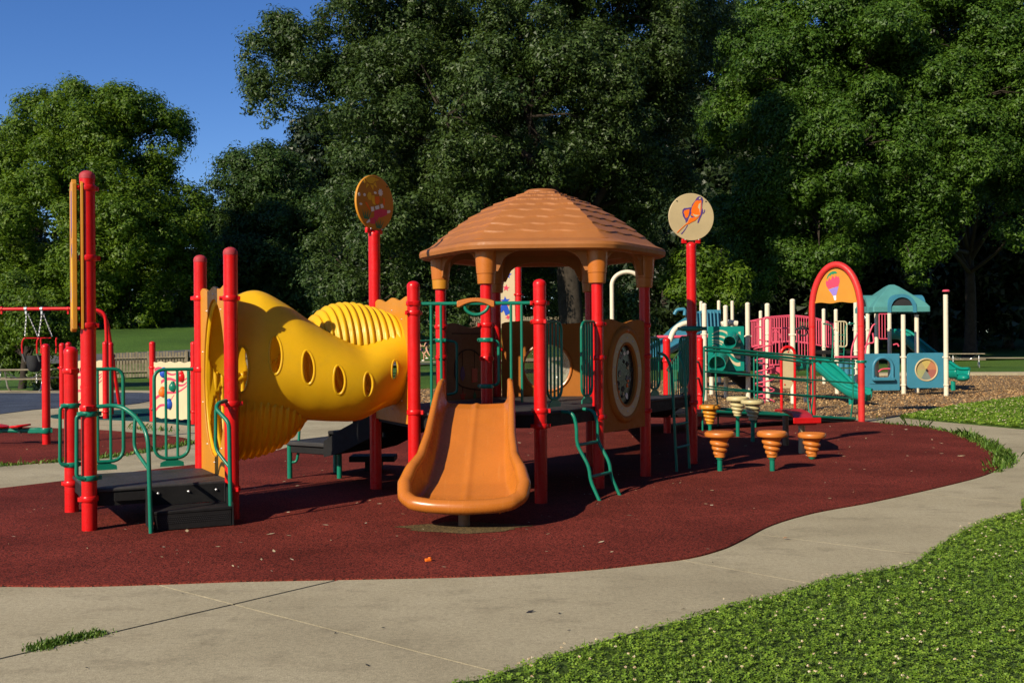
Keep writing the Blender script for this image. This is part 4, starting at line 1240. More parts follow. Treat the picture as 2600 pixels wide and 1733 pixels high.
# --- stairs at the back of the tunnel (P5-F side) with transfer deck
d = U2(P5, F_); outs = Vector((-d.y, d.x, 0)); ms = (V3(P5) + V3(F_)) / 2
rzs = math.atan2(d.y, d.x)
def stb(nm, out_, z_, dim, mat=BLACK, al=0.0, bev=.01):
    p = ms + outs * out_ + d * al; return MB().box((p.x, p.y, z_), dim, rzs).build(nm, mat, PS, bevel=bev)
stb('step', .22, .74, (.98, .40, .04)); stb('riser', .04, .81, (.98, .02, .16)); stb('step', .60, .58, (.98, .40, .04)); stb('riser', .42, .65, (.98, .02, .16))
stb('transfer_deck', 1.12, .43, (.95, .70, .05), DECKM); stb('riser', .80, .50, (.95, .02, .14)); stb('deck_skirt', 1.12, .36, (.88, .62, .09))
for sgn in (-1, 1):
    p = ms + d * (sgn * .50)
    MB().prism([(0, .86), (.2, .80), (.6, .62), (.85, .48), (.85, .30), (.6, .36), (.0, .62)], p, outs, UP, .012, -.006).build('step_side', BLACK, PS)
MB().box((-1.73, 13.2, .17), (.56, .34, .07)).build('step', BLACK, PS, bevel=.01); MB().box((-1.73, 13.25, .06), (.2, .2, .16)).build('riser', BLACK, PS)
for (px, py) in ((736, 1216), (862, 1216), (852, 1201)):
    g_ = gr(px, py); MB().lathe([(.030, -.02), (.030, .44)], (g_.x, g_.y, 0), 14).build('support_leg', GREEN, PS)
g_ = gr(736, 1216)
pipe([(g_.x, g_.y, .2), (g_.x + .08, g_.y, .2), (g_.x + .10, g_.y, .3), (g_.x + .12, g_.y + .02, .75), (g_.x + .3, g_.y + .2, .8)], .016, 'grab_bar', rad=.06)

# --- walkway down to the ramp
WL0, WR0, WL1, WR1 = V3(D_, DECK), V3(P8, DECK), Vector((1.75, 18.6, .34)), V3(P10, .34)
def slab(pts, th, nm, mat=BLACK):
    vs = [Vector(p) for p in pts] + [Vector(p) - UP * th for p in pts]; m = len(pts)
    return MB().add(vs, [tuple(range(m)), tuple(range(2 * m - 1, m - 1, -1))] + [(i, m + i, m + (i + 1) % m, (i + 1) % m) for i in range(m)]).build(nm, mat, PS, bevel=.01)
slab([WL0, WR0, WR1, WL1], .07, 'walkway')
N0, N1, F0, F1 = Vector((3.36, 18.6, .33)), Vector((6.62, 20.55, .03)), Vector((3.62, 19.55, .33)), Vector((5.96, 21.2, .03))
slab([WR1, N0, F0, V3(P9, .34) + Vector((-.4, .3, 0)), Vector((2.1, 19.9, .34)), WL1], .07, 'landing')
slab([N0, N1, F1, F0], .06, 'ramp')
for (a, c) in ((N0, N1), (F0, F1)):
    MB().tube([a + UP * .03, c + UP * .03], .028, 8).build('ramp_curb', GREEN, PS)
    for h_ in (1.15, .72, .42): MB().tube([a + UP * h_, c + UP * h_], .0185 if h_ > 1 else .015, 8).build('handrail', GREEN, PS)
    MB().tube([a + UP * 1.09, c + UP * 1.09], .0185, 8).build('handrail', GREEN, PS)
    for t in ((.0, .33, .70, .985) if a is N0 else (.06, .42, .96)):
        p = a.lerp(c, t); o_ = Vector((.35, -.9, 0)) * (.06 if a is N0 else -.06)
        MB().tube(rounded([p + UP * 1.15, p + UP * .38, p + UP * .03 - o_ * 1.2, p - o_ * 1.2 - UP * p.z], .04), .016, 8).build('rail_post', GREEN, PS)
for (a, c, nb) in ((WR0 + Vector((0, .1, 0)), WR1, 11), (WL0, WL1, 22)):
    MB().tube([a + UP * .75, c + UP * .75], .0175, 8).build('handrail', GREEN, PS); MB().tube([a + UP * .10, c + UP * .10], .0165, 8).build('handrail', GREEN, PS)
    for k in range(1, nb):
        if a.x > 1.5 or k % 2: p = a.lerp(c, k / nb); MB().tube([p + UP * .10, p + UP * .75], .010, 6).build('bar', GREEN, PS)
pb_ = Vector((2.0, 20.3, 0)); MB().tube([V3(P10, 1.2), V3(P9, 1.2)], .0175, 8).build('handrail', GREEN, PS)
MB().tube([V3(P10, .9), V3(P9, .9)], .0175, 8).build('handrail', GREEN, PS)
for (p_) in (WR1, Vector((2.1, 19.9, .34)), WL1): MB().lathe([(.05, -.05), (.05, .3)], (p_.x, p_.y, 0), 12).build('support_leg', BLACK, PS)

# --- entrance arch with balloon board
AR, AL = Vector((6.73, 20.5, 0)), Vector((6.0, 21.25, 0))
e1 = (AR - AL).normalized(); w = (AR - AL).length; zs = zof(2065, 745, 21.0); zt_ = zof(2125, 672, 20.9); hw = w / 2; mc = (AL + AR) / 2
archpts = [AL - UP * .05, AL + UP * (zs - .35)] + [mc + e1 * (-hw * math.cos(t)) + UP * (zs - .35 + (zt_ - zs + .35) * math.sin(t)) for t in [R(6 * k) for k in range(0, 31)]] + [AR + UP * (zs - .35), AR - UP * .05]
arch = MB().tube(archpts, PR, 18).build('entrance_arch', REDFADE, PS, smooth=60, label='red arch over the ramp entrance')
zc = zof(2062, 770, 21.2)
ins = hw - PR * 1.15
up_ = [(-ins * math.cos(R(6 * k)), zs - .35 + (zt_ - zs + .35 - PR * 1.3) * math.sin(R(6 * k))) for k in range(31)]
up_ = [(x_, max(z_, zc + .03)) for x_, z_ in up_]
lo_ = [(x_, zc + .012 * math.sin(x_ * 14)) for x_, z_ in up_]
bal = stripP(up_, lo_, mc, e1, .022).build('arch_board', AMBER, arch, label='amber board printed with a hot air balloon')
na = e1.cross(UP)
if na.y > 0: na = -na
SC = w / ((2187 - 2062) * 7.84)
def zb(L): return [((x_ - 1370) * SC, zc + (1000 - y_) / 7.84 * 21.0 / F) for x_, y_ in L]
def bprint(L, mat_):
    MB().prism(zb(L), mc, e1, UP, .003, .0115 if e1.cross(UP).dot(na) > 0 else -.0145).build('print', mat_, arch, smooth=0)
bprint([(1190, 525), (1215, 450), (1260, 400), (1310, 378), (1370, 378), (1405, 410), (1385, 430), (1350, 425), (1320, 440), (1290, 430), (1265, 465), (1240, 460), (1215, 510)], GRPR)
bprint([(1172, 600), (1190, 545), (1215, 575), (1240, 500), (1275, 550), (1315, 460), (1350, 520), (1380, 455), (1405, 500), (1430, 480), (1452, 540), (1452, 600), (1430, 665), (1400, 690), (1300, 700), (1225, 725), (1185, 660)], PINKP)
bprint([(1228, 735), (1300, 712), (1400, 685), (1432, 678), (1410, 760), (1385, 850), (1318, 860), (1270, 790)], LILAC)
bprint([(1322, 865), (1380, 855), (1380, 910), (1384, 940), (1362, 958), (1340, 940), (1335, 905)], WHPR)
for P in (AL, AR): inst('clamp', CL_GREEN, PS, (P.x, P.y, zof(2120, 917, 20.9)), 0, 1.05)
for P in (AL, AR): MB().lathe([(PR + .002, -.01), (PR + .002, .01)], (P.x, P.y, zof(2120, 829, 20.9)), 18).build('arch_joint', RED, arch)

# --- round signs on posts
def sign(P, Y, cx, cy, rad, yaw, mat, label):
    n_ = Vector((math.sin(yaw), -math.cos(yaw), 0)); e1 = Vector((math.cos(yaw), math.sin(yaw), 0))
    c = at(cx, cy, Y); c = Vector((P[0], P[1], c.z)) + n_ * .005
    poly = [(rad * math.cos(2 * math.pi * k / 56), rad * math.sin(2 * math.pi * k / 56)) for k in range(56)]
    s = MB().prism(poly, c, e1, UP, .028, -.014).build('round_sign', mat, PS, bevel=.005, label=label)
    for sx in (-1, 1):
        MB().box(c + e1 * (sx * rad * .30) - UP * (rad * 1.02) - n_ * .01, (.07, .035, .06), math.atan2(e1.y, e1.x)).build('bracket', RED, s, bevel=.006)
        for sz in (-.97, .66): MB().ball(c + e1 * (sx * rad * (.30 if sz < 0 else .64)) + UP * rad * sz + n_ * (.016 if sz > 0 else .03), .009, 8, 5).build('bolt', STEEL if sz < 0 else DARK, s)
    return lambda L, m_, fx, nm='print', d=0.0: MB().prism([fx(*q_) for q_ in L], c, e1, UP, .0025, .0145 + d).build(nm, m_, s, smooth=0)
rB = zof(1750, 490, 13.72) - zof(1750, 610, 13.72); rB *= .5
f = sign(P8, 13.72, 1750, 551, rB, R(10), TAN, 'round cream sign with an orange and purple butterfly')
fx = lambda x_, y_: ((x_ - 780) / 465 * rB, (720 - y_) / 465 * rB)
f([(740, 640), (775, 560), (790, 480), (850, 410), (880, 360), (920, 320), (960, 315), (1005, 340), (1022, 390), (1005, 470), (1000, 540), (1020, 590), (1005, 660), (960, 750), (925, 835), (900, 840), (905, 800), (940, 720), (900, 720), (850, 740), (780, 740)], PURPLE, fx)
f([(780, 530), (700, 545), (630, 550), (595, 590), (590, 640), (605, 710), (630, 750), (655, 790), (660, 840), (700, 800), (720, 740), (745, 690), (755, 600)], PURPLE, fx)
f([(690, 880), (705, 885), (640, 990), (580, 1065), (555, 1055), (610, 1000), (650, 950)], PURPLE, fx)
f([(1005, 650), (1035, 620), (1045, 570), (1057, 575), (1055, 620), (1025, 660)], PURPLE, fx)
f([(770, 615), (790, 530), (820, 470), (860, 410), (900, 390), (940, 400), (965, 385), (985, 400), (985, 560), (960, 680), (890, 760), (840, 800), (790, 820), (720, 860), (660, 880), (560, 970), (490, 1040), (475, 1030), (560, 950), (640, 880), (700, 830), (740, 740), (850, 730), (765, 690), (780, 640)], ORPR, fx, d=.0022)
f([(740, 570), (690, 580), (630, 600), (620, 640), (640, 690), (650, 735), (680, 745), (710, 715), (730, 640)], ORPR, fx, d=.0022)
f([(930, 470), (970, 440), (960, 560), (955, 650), (940, 560), (910, 540)], CREAM, fx, d=.0046)
f([(800, 660), (860, 680), (945, 685), (870, 725), (830, 700)], CREAM, fx, d=.0046)
f([(945, 340), (972, 335), (968, 370), (930, 380)], CREAM, fx, d=.0046)

rS = (zof(942, 446, 11.56) - zof(942, 585, 11.56)) * .5
f = sign(P5, 11.56, 942, 515, rS, R(55), AMBER, 'round amber sign picturing a child, a daisy and the sun')
fx = lambda x_, y_: ((x_ - 740) / 390 * rS, (735 - y_) / 560 * rS)
f([(540, 265), (600, 225), (740, 215), (745, 280), (700, 340), (630, 360), (575, 330)], YELPR, fx)
for L in ([(515, 295), (500, 390), (555, 340)], [(565, 365), (545, 470), (615, 390)], [(635, 385), (695, 490), (705, 385)], [(700, 365), (775, 430), (745, 310)], [(750, 230), (750, 295), (830, 255)]): f(L, YELPR, fx)
f([(600, 535), (650, 550), (665, 620), (640, 700), (600, 690), (572, 620)], YELPR, fx)
f([(680, 590), (725, 600), (725, 690), (745, 785), (690, 765), (655, 680)], YELPR, fx)
f([(725, 610), (820, 600), (830, 700), (790, 765), (730, 750)], ORPR, fx, d=.0022)
f([(890, 600), (945, 620), (940, 750), (890, 760), (905, 690)], ORPR, fx)
f([(520, 750), (560, 745), (640, 890), (610, 900)], ORPR, fx)
f([(640, 835), (695, 825), (712, 905), (650, 930)], WHPR, fx, d=.0046); f([(720, 815), (810, 775), (815, 850), (740, 880)], WHPR, fx, d=.0046); f([(840, 755), (885, 738), (912, 810), (850, 838)], WHPR, fx, d=.0046)
f([(715, 900), (855, 850), (985, 845), (990, 950), (860, 1020), (810, 1020), (775, 1090), (720, 1170), (630, 1175), (625, 1070), (715, 1030)], PINKP, fx)
f([(990, 860), (1040, 845), (1060, 870), (1040, 905), (985, 920)], WHPR, fx, d=.0022); f([(545, 1160), (580, 1110), (615, 1080), (622, 1140), (560, 1175)], WHPR, fx, d=.0022)
for (cx_, cy_, rx_, ry_) in ((410, 615, 22, 40), (517, 607, 25, 32), (738, 533, 30, 26), (440, 803, 30, 25)): f([(cx_ + rx_ * math.cos(k * .785), cy_ + ry_ * math.sin(k * .785)) for k in range(8)], WHPR, fx)
f([(850 + (55 if k % 2 else 38) * math.cos(k * .3927), 510 + (80 if k % 2 else 58) * math.sin(k * .3927)) for k in range(16)], WHPR, fx)
for bx, by in ((540, 1090), (800, 1250)):
    for k in range(4):
        x0 = bx - 50 + k * 42; f([(x0 - 14 + (bx - x0) * .5, by), (x0 + 14 + (bx - x0) * .5, by), (x0 + (x0 - bx) * .5, by - 190 + 30 * (k % 2))], GRPR, fx, d=.0022)

# ------------------------------------------------------------------ stepping pods
def make_pod(mat, ht, hole=True):
    """local build at the origin; the disc top is ht above the ground"""
    r = thing('stepping_pod', (0, 0, 0), 'stepping pod', 'stepping pod')
    b = MB()
    b.lathe([(.150, -.062), (.176, -.056), (.182, -.045), (.182, -.012), (.176, -.003), (.165, 0), (.0, .002)], (0, 0, ht), 40)
    d = b.build('top_disc', mat, r)
    g = MB()
    for k in range(-8, 9):
        x = k * .0185; L = math.sqrt(max(0, .160 ** 2 - x * x))
        g.box((x, 0, ht + .003), (.008, 2 * L, .008))
    g.build('tread_ribs', mat, d)['kind'] = 'stuff'
    zz = ht - .06
    b = MB(); b.lathe([(.125, 0), (.10, -.04), (.075, -.10), (.066, -.19), (.064, -.245), (.055, -.25)], (0, 0, zz), 28)
    b.build('cone', mat, r)
    n = 64; turns = 2.6
    pts, rs = [], []
    for k in range(n + 1):
        t = k / n; a = t * turns * 2 * math.pi + .7; R_ = .095 - .042 * t
        pts.append((R_ * math.cos(a), R_ * math.sin(a), zz - .045 - .165 * t)); rs.append(.033 * (1 - .25 * t) * min(1, (1 - t) * 12 + .35))
    MB().tube(pts, rs, 12).build('spiral', mat, r, smooth=80)
    if zz - .25 > .02:
        MB().lathe([(.045, zz - .27), (.05, zz - .25), (.045, zz - .235)], (0, 0, 0), 20).build('collar', GREEN, r)
        MB().lathe([(.031, -.03), (.031, zz - .25)], (0, 0, 0), 18).build('pipe', GREEN, r)
    return r
POD_OR = paint('orange_pod_plastic', (.50, .155, .024), .33, .08, 3, .05, 60, .12, (.3, .12, .03), .5)
POD_AM = paint('amber_pod_plastic', (.60, .24, .018), .33, .08, 3, .05, 60, .12, (.3, .14, .03), .5)
POD_CR = paint('cream_pod_plastic', (.50, .42, .21), .38, .08, 3, .05, 60, .15, (.3, .25, .12), .5)
pa = make_pod(POD_OR, .485)
spots = [(pa, gr(1828, 1197), 0, 'orange spiral stepping pod standing nearest the red posts'), (copy_tree(pa), gr(1961, 1197), 1.0, 'orange spiral stepping pod in the middle of the front three')]
pc = make_pod(POD_OR, .355); spots.append((pc, gr(2062, 1167), .4, 'low orange spiral stepping pod sitting directly on the red rubber'))
pb2 = make_pod(POD_AM, .51); g_ = at(1803, 1095, 17.8); spots.append((pb2, Vector((g_.x, 17.8, 0)), 2.0, 'amber spiral stepping pod half hidden behind a front pod'))
pd = make_pod(POD_CR, .66); spots.append((pd, Vector((at(1873, 1050, 17.5).x, 17.5, 0)), 1.3, 'tall cream stepping pod, the left of the two cream ones'))
pe = copy_tree(pd); spots.append((pe, Vector((at(1911, 1050, 16.6).x, 16.6, 0)), 2.6, 'tall cream stepping pod overlapping the other cream one on the right'))
for o, loc, rz, lab in spots:
    o.location = (loc.x, loc.y, 0); o.rotation_euler.z = rz
    tag(o, lab, 'stepping pod', 'stepping pods on the red surface')

# ------------------------------------------------------------------ red balance bench
c0, c1 = gr(1995, 1132), gr(2036, 1152)
bn = thing('balance_bench', ((c0.x + c1.x) / 2, (c0.y + c1.y) / 2, 0), 'red plank bench on two posts behind the stepping pods', 'bench')
P0 = [at(1966, 1038, 16.6), at(2016, 1037, 16.5), at(2074, 1061, 14.7), at(2024, 1062, 14.6)]
def bench_slab():
    vs, fs = [], []
    n = 10
    for i in range(n + 1):
        t = i / n
        a, c = P0[0].lerp(P0[3], t), P0[1].lerp(P0[2], t)
        dz = .05 * math.sin(t * math.pi) - (.05 if t > .85 else 0)
        for p in (a, c): vs.append(p + UP * dz)
        for p in (a, c): vs.append(p + UP * (dz - .045))
    for i in range(n):
        k = i * 4
        fs += [(k, k + 1, k + 5, k + 4), (k + 2, k + 6, k + 7, k + 3), (k, k + 4, k + 6, k + 2), (k + 1, k + 3, k + 7, k + 5)]
    fs += [(0, 2, 3, 1), (n * 4, n * 4 + 1, n * 4 + 3, n * 4 + 2)]
    return MB().add(vs, fs)
sb_ = bench_slab().build('seat', REDWORN, bn, bevel=.01)
for t in (.15, .45):
    p = P0[3].lerp(P0[2], .3 + t); MB().ball(p + Vector((0, -.006, -.028)), .010, 8, 5).build('bolt', DARK, sb_)
MB().lathe([(.045, -.03), (.045, zof(1995, 1055, c0.y))], (c0.x, c0.y, 0), 16).build('leg', BROWN, bn)
MB().lathe([(.045, -.03), (.045, zof(2036, 1068, c1.y))], (c1.x, c1.y, 0), 16).build('leg', TAN, bn)
MB().prism([(-.22, -.05), (.22, -.05), (.22, .03), (-.22, .03)], P0[3].lerp(P0[2], .5) + Vector((0, -.012, -.02)), (P0[2] - P0[3]).normalized(), UP, .02, -.01).build('end_plate', RED, bn, bevel=.006)

# ------------------------------------------------------------------ red hoop with a cream board
hx = at(2001, 960, 23.2); hw = at(2018, 960, 23.2).x - hx.x
hp = thing('hoop_sign', (hx.x, 23.2, 0), 'narrow red hoop holding a cream board, behind the ramp rails', 'sign')
zt2 = zof(2001, 880, 23.2)
MB().tube([(hx.x - hw, 23.2, -.05), (hx.x - hw, 23.2, zt2 - hw)] + [(hx.x - hw * math.cos(R(10 * k)), 23.2, zt2 - hw + hw * math.sin(R(10 * k))) for k in range(1, 18)] + [(hx.x + hw, 23.2, zt2 - hw), (hx.x + hw, 23.2, -.05)], .032, 12).build('hoop', RED, hp, smooth=60)
z0_, z1_ = zof(2001, 985, 23.2), zt2 - .06; k_ = hw - .03
bd_ = MB().prism([(-k_, z0_), (k_ * .4, z0_), (k_, z0_ + .12), (k_, z1_ - .12)] + [(k_ * math.cos(R(15 * j)), z1_ - .12 + .10 * math.sin(R(15 * j))) for j in range(1, 12)] + [(-k_, z1_ - .12)], (hx.x, 23.19, 0), (1, 0, 0), UP, .02, -.01).build('board', TAN, hp, bevel=.004)
for (sx, sz) in ((0, z1_ - .05), (-.08, z0_ + .08), (.09, z0_ + .16)): MB().ball((hx.x + sx, 23.175, sz), .018, 8, 5).build('bolt', RED, bd_)

# ------------------------------------------------------------------ star board on a red post behind the gazebo
sx = at(1317, 800, 21.2).x
sp = thing('sign_post', (sx, 21.2, 0), 'tall red post with a cream star board, seen through the gazebo', 'sign')
post(sp, (sx, 21.2), zof(1310, 610, 21.2), [zof(1315, 748, 21.2), 1.5])
x0, x1 = at(1236, 800, 21.3).x, at(1308, 800, 21.3).x
zlo, zhi = zof(1290, 833, 21.3), zof(1290, 620, 21.3)
bd_ = MB().prism([(x0, zlo), (x1, zlo), (x1, zhi)] + [(x1 + (x0 - x1) * k / 10, zhi + .05 * math.sin(k / 10 * math.pi * 3)) for k in range(1, 10)] + [(x0, zhi)], (0, 21.25, 0), (1, 0, 0), UP, .03, -.015).build('board', CREAM, sp, bevel=.005)
def star(cx, cy, r, a0=90, k=.42, m=5): return [(cx + (r if j % 2 == 0 else r * k) * math.cos(R(a0 + 180 / m * j)), cy + (r if j % 2 == 0 else r * k) * math.sin(R(a0 + 180 / m * j))) for j in range(2 * m)]
for (px, py, r, mt, a0) in ((1289, 697, .085, BLUEPR, 80), (1285, 731, .075, PINKP, 84), (1262, 700, .07, PINKP, 90), (1262, 745, .06, BLUEPR, 60), (1283, 764, .10, BLUEPR, 95), (1292, 772, .06, PINKP, 20), (1258, 800, .08, PINKP, 70), (1272, 770, .09, PINKP, 30), (1290, 805, .06, PINKP, 50)):
    p = at(px, py, 21.23); MB().prism(star(p.x, p.z, r, a0), (0, 21.25, 0), (1, 0, 0), UP, .003, .0155).build('print', mt, bd_, smooth=0)
p = at(1281, 787, 21.23); MB().prism([(p.x - .11, p.z - .02), (p.x - .06, p.z - .05), (p.x - .02, p.z + .0), (p.x + .02, p.z - .11), (p.x + .11, p.z - .06), (p.x + .07, p.z + .05), (p.x + .04, p.z + .12), (p.x - .06, p.z + .10)], (0, 21.25, 0), (1, 0, 0), UP, .003, .0187).build('print', BLUEPR, bd_, smooth=0)

# ------------------------------------------------------------------ left: stepping beam on a red post
g_ = gr(118, 1129)
bm_ = thing('stepping_beam', (g_.x, g_.y, 0), 'red post with a green beam carrying red stepping pads, on the small red patch', 'play equipment')
post(bm_, (g_.x, g_.y), zof(116, 872, g_.y), [])
zb_ = zof(110, 1092, g_.y)
inst('clamp', CL_GREEN, bm_, (g_.x, g_.y, zb_), 3.1, (1.25, 1.25, 1.7))
MB().box((g_.x - .17, g_.y, zb_), (.22, .09, .085)).build('bracket', GREEN, bm_, bevel=.01)
MB().tube(spline([(g_.x - .25, g_.y, zb_ + .0), (g_.x - .45, g_.y, zb_ + .0), (g_.x - .75, g_.y - .01, zb_ - .0), (g_.x - 1.0, g_.y - .02, zb_ - .04), (g_.x - 1.4, g_.y - .05, zb_ - .06), (g_.x - 2.2, g_.y, zb_ - .05)]), .038, 12).build('beam', GREEN, bm_, smooth=60)
for (px, tilt) in ((51, 6), (-4, -8)):
    p = at(px, 1080, g_.y)
    MB().lathe([(.035, -.12), (.035, -.02)], (p.x, p.y, p.z), 12).build('stem', DARK, bm_)
    MB().lathe([(.10, -.022), (.155, -.016), (.162, 0), (.155, .012), (.0, .016)], (p.x, p.y, p.z), 26, Matrix.Rotation(R(-tilt), 3, 'Y')).build('step_pad', RED, bm_)

# ------------------------------------------------------------------ left: two climbing panels
def climbing(xa, xb, Ya, Yb, tops, px0, px1, z0_, z1_, label, hold, extra=()):
    A, B = at(xa, 900, Ya), at(xb, 900, Yb)
    r = thing('climbing_panel', ((A.x + B.x) / 2, (A.y + B.y) / 2, 0), label, 'climbing panel', 'climbing panels on the green rubber')
    post(r, (A.x, A.y), zof(xa, tops[0], Ya), [zof(xa, 933, Ya), zof(xa, 1037, Ya)], r=.062)
    post(r, (B.x, B.y), zof(xb, tops[1], Yb), [zof(xb, 933, Yb), zof(xb, 1045, Yb)], r=.062)
    for (px, top, Y) in extra: q_ = at(px, 900, Y); post(r, (q_.x, q_.y), zof(px, top, Y), [zof(px, 935, Y)], r=.062)
    e1 = (B - A); e1.z = 0; w = e1.length - .13; e1.normalize(); m = (A + B) / 2; m.z = 0
    n_ = e1.cross(UP); s_ = 1 if n_.y < 0 else -1
    poly = [(-w / 2, z0_)] + [(-w / 2 + w * k / 20, z0_ + .012 * math.sin(k * 1.2)) for k in range(1, 20)] + [(w / 2, z0_), (w / 2, z1_)] + [(w / 2 - w * k / 20, z1_ + .015 * math.sin(k * 1.25)) for k in range(1, 20)] + [(-w / 2, z1_)]
    bd = MB().prism(poly, m, e1, UP, .025, -.0125).build('panel', CREAM, r, bevel=.004)
    h = z1_ - z0_
    for (v0, v1, u0, u1) in ((.86, .80, -.48, .2), (.64, .74, -.30, .48), (.33, .62, -.48, .48), (.10, .40, -.48, .05), (.52, .70, -.1, .48)):
        L1 = []; L2 = []
        for k in range(13):
            t = k / 12; x_ = (u0 + (u1 - u0) * t) * w; z_ = z0_ + h * (v0 + (v1 - v0) * t + .04 * math.sin(t * 7)); th_ = .028 * (1 - .75 * t) * (h / 1.1) + .004
            L1.append((x_, z_ + th_)); L2.append((x_, z_ - th_))
        n3 = n_ * s_ * .0139
        stripP(L1, L2, m + n3, e1, .003).build('print', PINKP, bd, smooth=0)
    if hold:
        for (u_, v_, mt) in ((-.20, .80, BLUEPR), (.27, .74, RED), (.04, .56, GREEN), (-.24, .46, ORPR), (-.06, .25, BLUEPR)):
            p = m + e1 * (u_ * w) + UP * (z0_ + h * v_) + n_ * s_ * .035
            MB().ball(p, (.085, .06, .095), 14, 10).ball(p + UP * .09, (.045, .035, .035), 10, 6).build('climbing_hold', mt, bd, smooth=70)
    return r
climbing(387, 492, 21.9, 20.99, (866, 866), 0, 0, zof(440, 1063, 21.4), zof(440, 919, 21.4), 'cream climbing panel with pink waves and coloured holds between two red posts', True)
climbing(158, 268, 22.9, 22.8, (870, 866), 0, 0, zof(200, 1056, 22.8), zof(200, 916, 22.8), 'cream climbing panel mostly hidden behind the tall red post', False, ((174, 868, 24.0), (281, 868, 24.1)))

# ------------------------------------------------------------------ left: swing frame and swing
Ys = 27.0
ztb = zof(100, 784, Ys); xe = at(268, 850, Ys).x
sw = thing('swing_frame', (xe, Ys, 0), 'red swing frame with curved leg beyond the blue surface', 'swing frame')
bp = [(xe - 7.0, Ys, ztb), (xe - .35, Ys, ztb), (xe - .02, Ys + .03, ztb - .10), (xe, Ys + .05, ztb - .5), (xe + .02, Ys + .1, -.05)]
MB().tube(rounded(bp, [0, .3, .25, .3, 0]), .044, 12).build('top_beam', RED, sw, smooth=60)
MB().tube(rounded([(xe - .28, Ys, ztb), (xe - .15, Ys + .5, ztb - .25), (xe - .1, Ys + 1.2, -.05)], .2), .044, 12).build('leg', RED, sw, smooth=60)
def hanger(px, mat):
    p = at(px, 784, Ys)
    MB().lathe([(.048, -.03), (.058, -.028), (.058, .028), (.048, .03)], p, 14, Matrix.Rotation(R(90), 3, 'Y')).box(p - UP * .085, (.04, .04, .09)).build('hanger', mat, sw)
hanger(4, RED); hanger(173, RED); hanger(66, STEEL); hanger(106, STEEL)
link_ = MB().tube([(.014 * math.cos(a), 0, .026 * math.sin(a)) for a in [2 * math.pi * k / 10 for k in range(10)]], .006, 6, closed=True).mesh('chain_link', STEEL)
seat = thing('toddler_swing', (at(78, 940, Ys).x, Ys, 0), 'black bucket swing seat in a red tube frame on silver chains', 'swing')
def chain(a, b_):
    a, b_ = Vector(a), Vector(b_); n = int((b_ - a).length / .046)
    d = (b_ - a).normalized(); ry = math.atan2(d.x, d.z)
    for k in range(n): inst('chain_link', link_, seat, a.lerp(b_, (k + .5) / n), rot=(0, ry, R(90) * (k % 2)))
zt3, zf = zof(80, 797, Ys), zof(80, 853, Ys)
for (pa_, pb_, yy) in ((67, 63, 0), (106, 98, 0), (110, 113, .45), (71, 76, .45)):
    chain((at(pa_, 800, Ys).x, Ys, zt3), (at(pb_, 853, Ys).x, Ys + yy, zf))
xa, xb = at(60, 858, Ys).x, at(96, 858, Ys).x; xm = at(82, 858, Ys).x; xr = at(121, 858, Ys).x
z2 = zof(80, 858, Ys); z3 = zof(80, 897, Ys)
MB().tube([(xa, Ys, z2), (xr, Ys + .2, z2)], .016, 8).build('crossbar', RED, seat)
for (x_, yy, dx) in ((xa, 0, -.05), (xm, .45, .03), (xb, 0, -.03), (xr, .45, .03)):
    MB().tube(rounded([(x_ + .04, Ys + yy, z2 + .01), (x_ + dx * .5, Ys + yy, z2 - .05), (x_ + dx, Ys + yy, z2 - .2), (x_ + dx * .6, Ys + yy, z3)], .08), .022, 8).build('frame_tube', RED, seat)
zsb = zof(80, 945, Ys)
vs, fs = [], []
cxs = (xa + xb) / 2
for i in range(9):
    t = i / 8 * math.pi / 2
    for k in range(20):
        a = 2 * math.pi * k / 20; rr = math.cos(t) ** .5
        vs.append((cxs + .20 * rr * math.cos(a), Ys + .2 + .2 * rr * math.sin(a), z3 - .05 - (z3 - .05 - zsb) * math.sin(t)))
fs = [(i * 20 + k, i * 20 + (k + 1) % 20, i * 20 + 20 + (k + 1) % 20, i * 20 + 20 + k) for i in range(8) for k in range(20)]
MB().add(vs, fs).build('bucket_seat', DARK, seat, smooth=60)
for x_ in (xa - .03, xb - .02): MB().tube([(x_, Ys, z3), (x_ + .02, Ys + .1, z3 - .2)], .024, 8).build('strap', GREY, seat)
chain((cxs + .05, Ys + .2, zsb), (cxs + .05, Ys + .2, zsb - .28))

# ------------------------------------------------------------------ picnic tables
def picnic(loc, rz, label, L=1.9, mat=WOODG):
    r = thing('picnic_table', (0, 0, 0), label, 'picnic table', 'picnic tables on the lawn')
    for k in range(5): MB().box((0, (k - 2) * .15, .75), (L, .14, .045)).build('tabletop_plank', mat, r, bevel=.006)
    for s in (-1, 1):
        for k in range(2): MB().box((0, s * (.66 + k * .145), .45), (L, .135, .045)).build('seat_plank', mat, r, bevel=.006)
        x_ = s * L * .34
        for t in (-1, 1):
            MB().tube(rounded([(x_, t * .16, .72), (x_, t * .30, .38), (x_, t * .42, .10), (x_, t * .62, .03)], .1), .03, 10).build('leg', STEEL, r)
            MB().tube(rounded([(x_, t * .26, .45), (x_, t * .74, .42)], .05), .025, 8).build('seat_arm', STEEL, r)
        MB().tube([(x_, 0, .72), (x_ * .25, 0, .42)], .018, 8).build('brace', STEEL, r)
    r.location = loc; r.rotation_euler.z = rz
    return r
g_ = gr(62, 995); picnic((at(62, 990, 36.5).x, 36.5, float(zt(-16, 36.5))), R(4), 'weathered picnic table on the lawn behind the swing', 2.1)
g_ = at(2452, 920, 58); picnic((g_.x, 58, float(zt(g_.x, 58)) + .01), R(-20), 'grey picnic table standing alone on the far right lawn', 1.9)

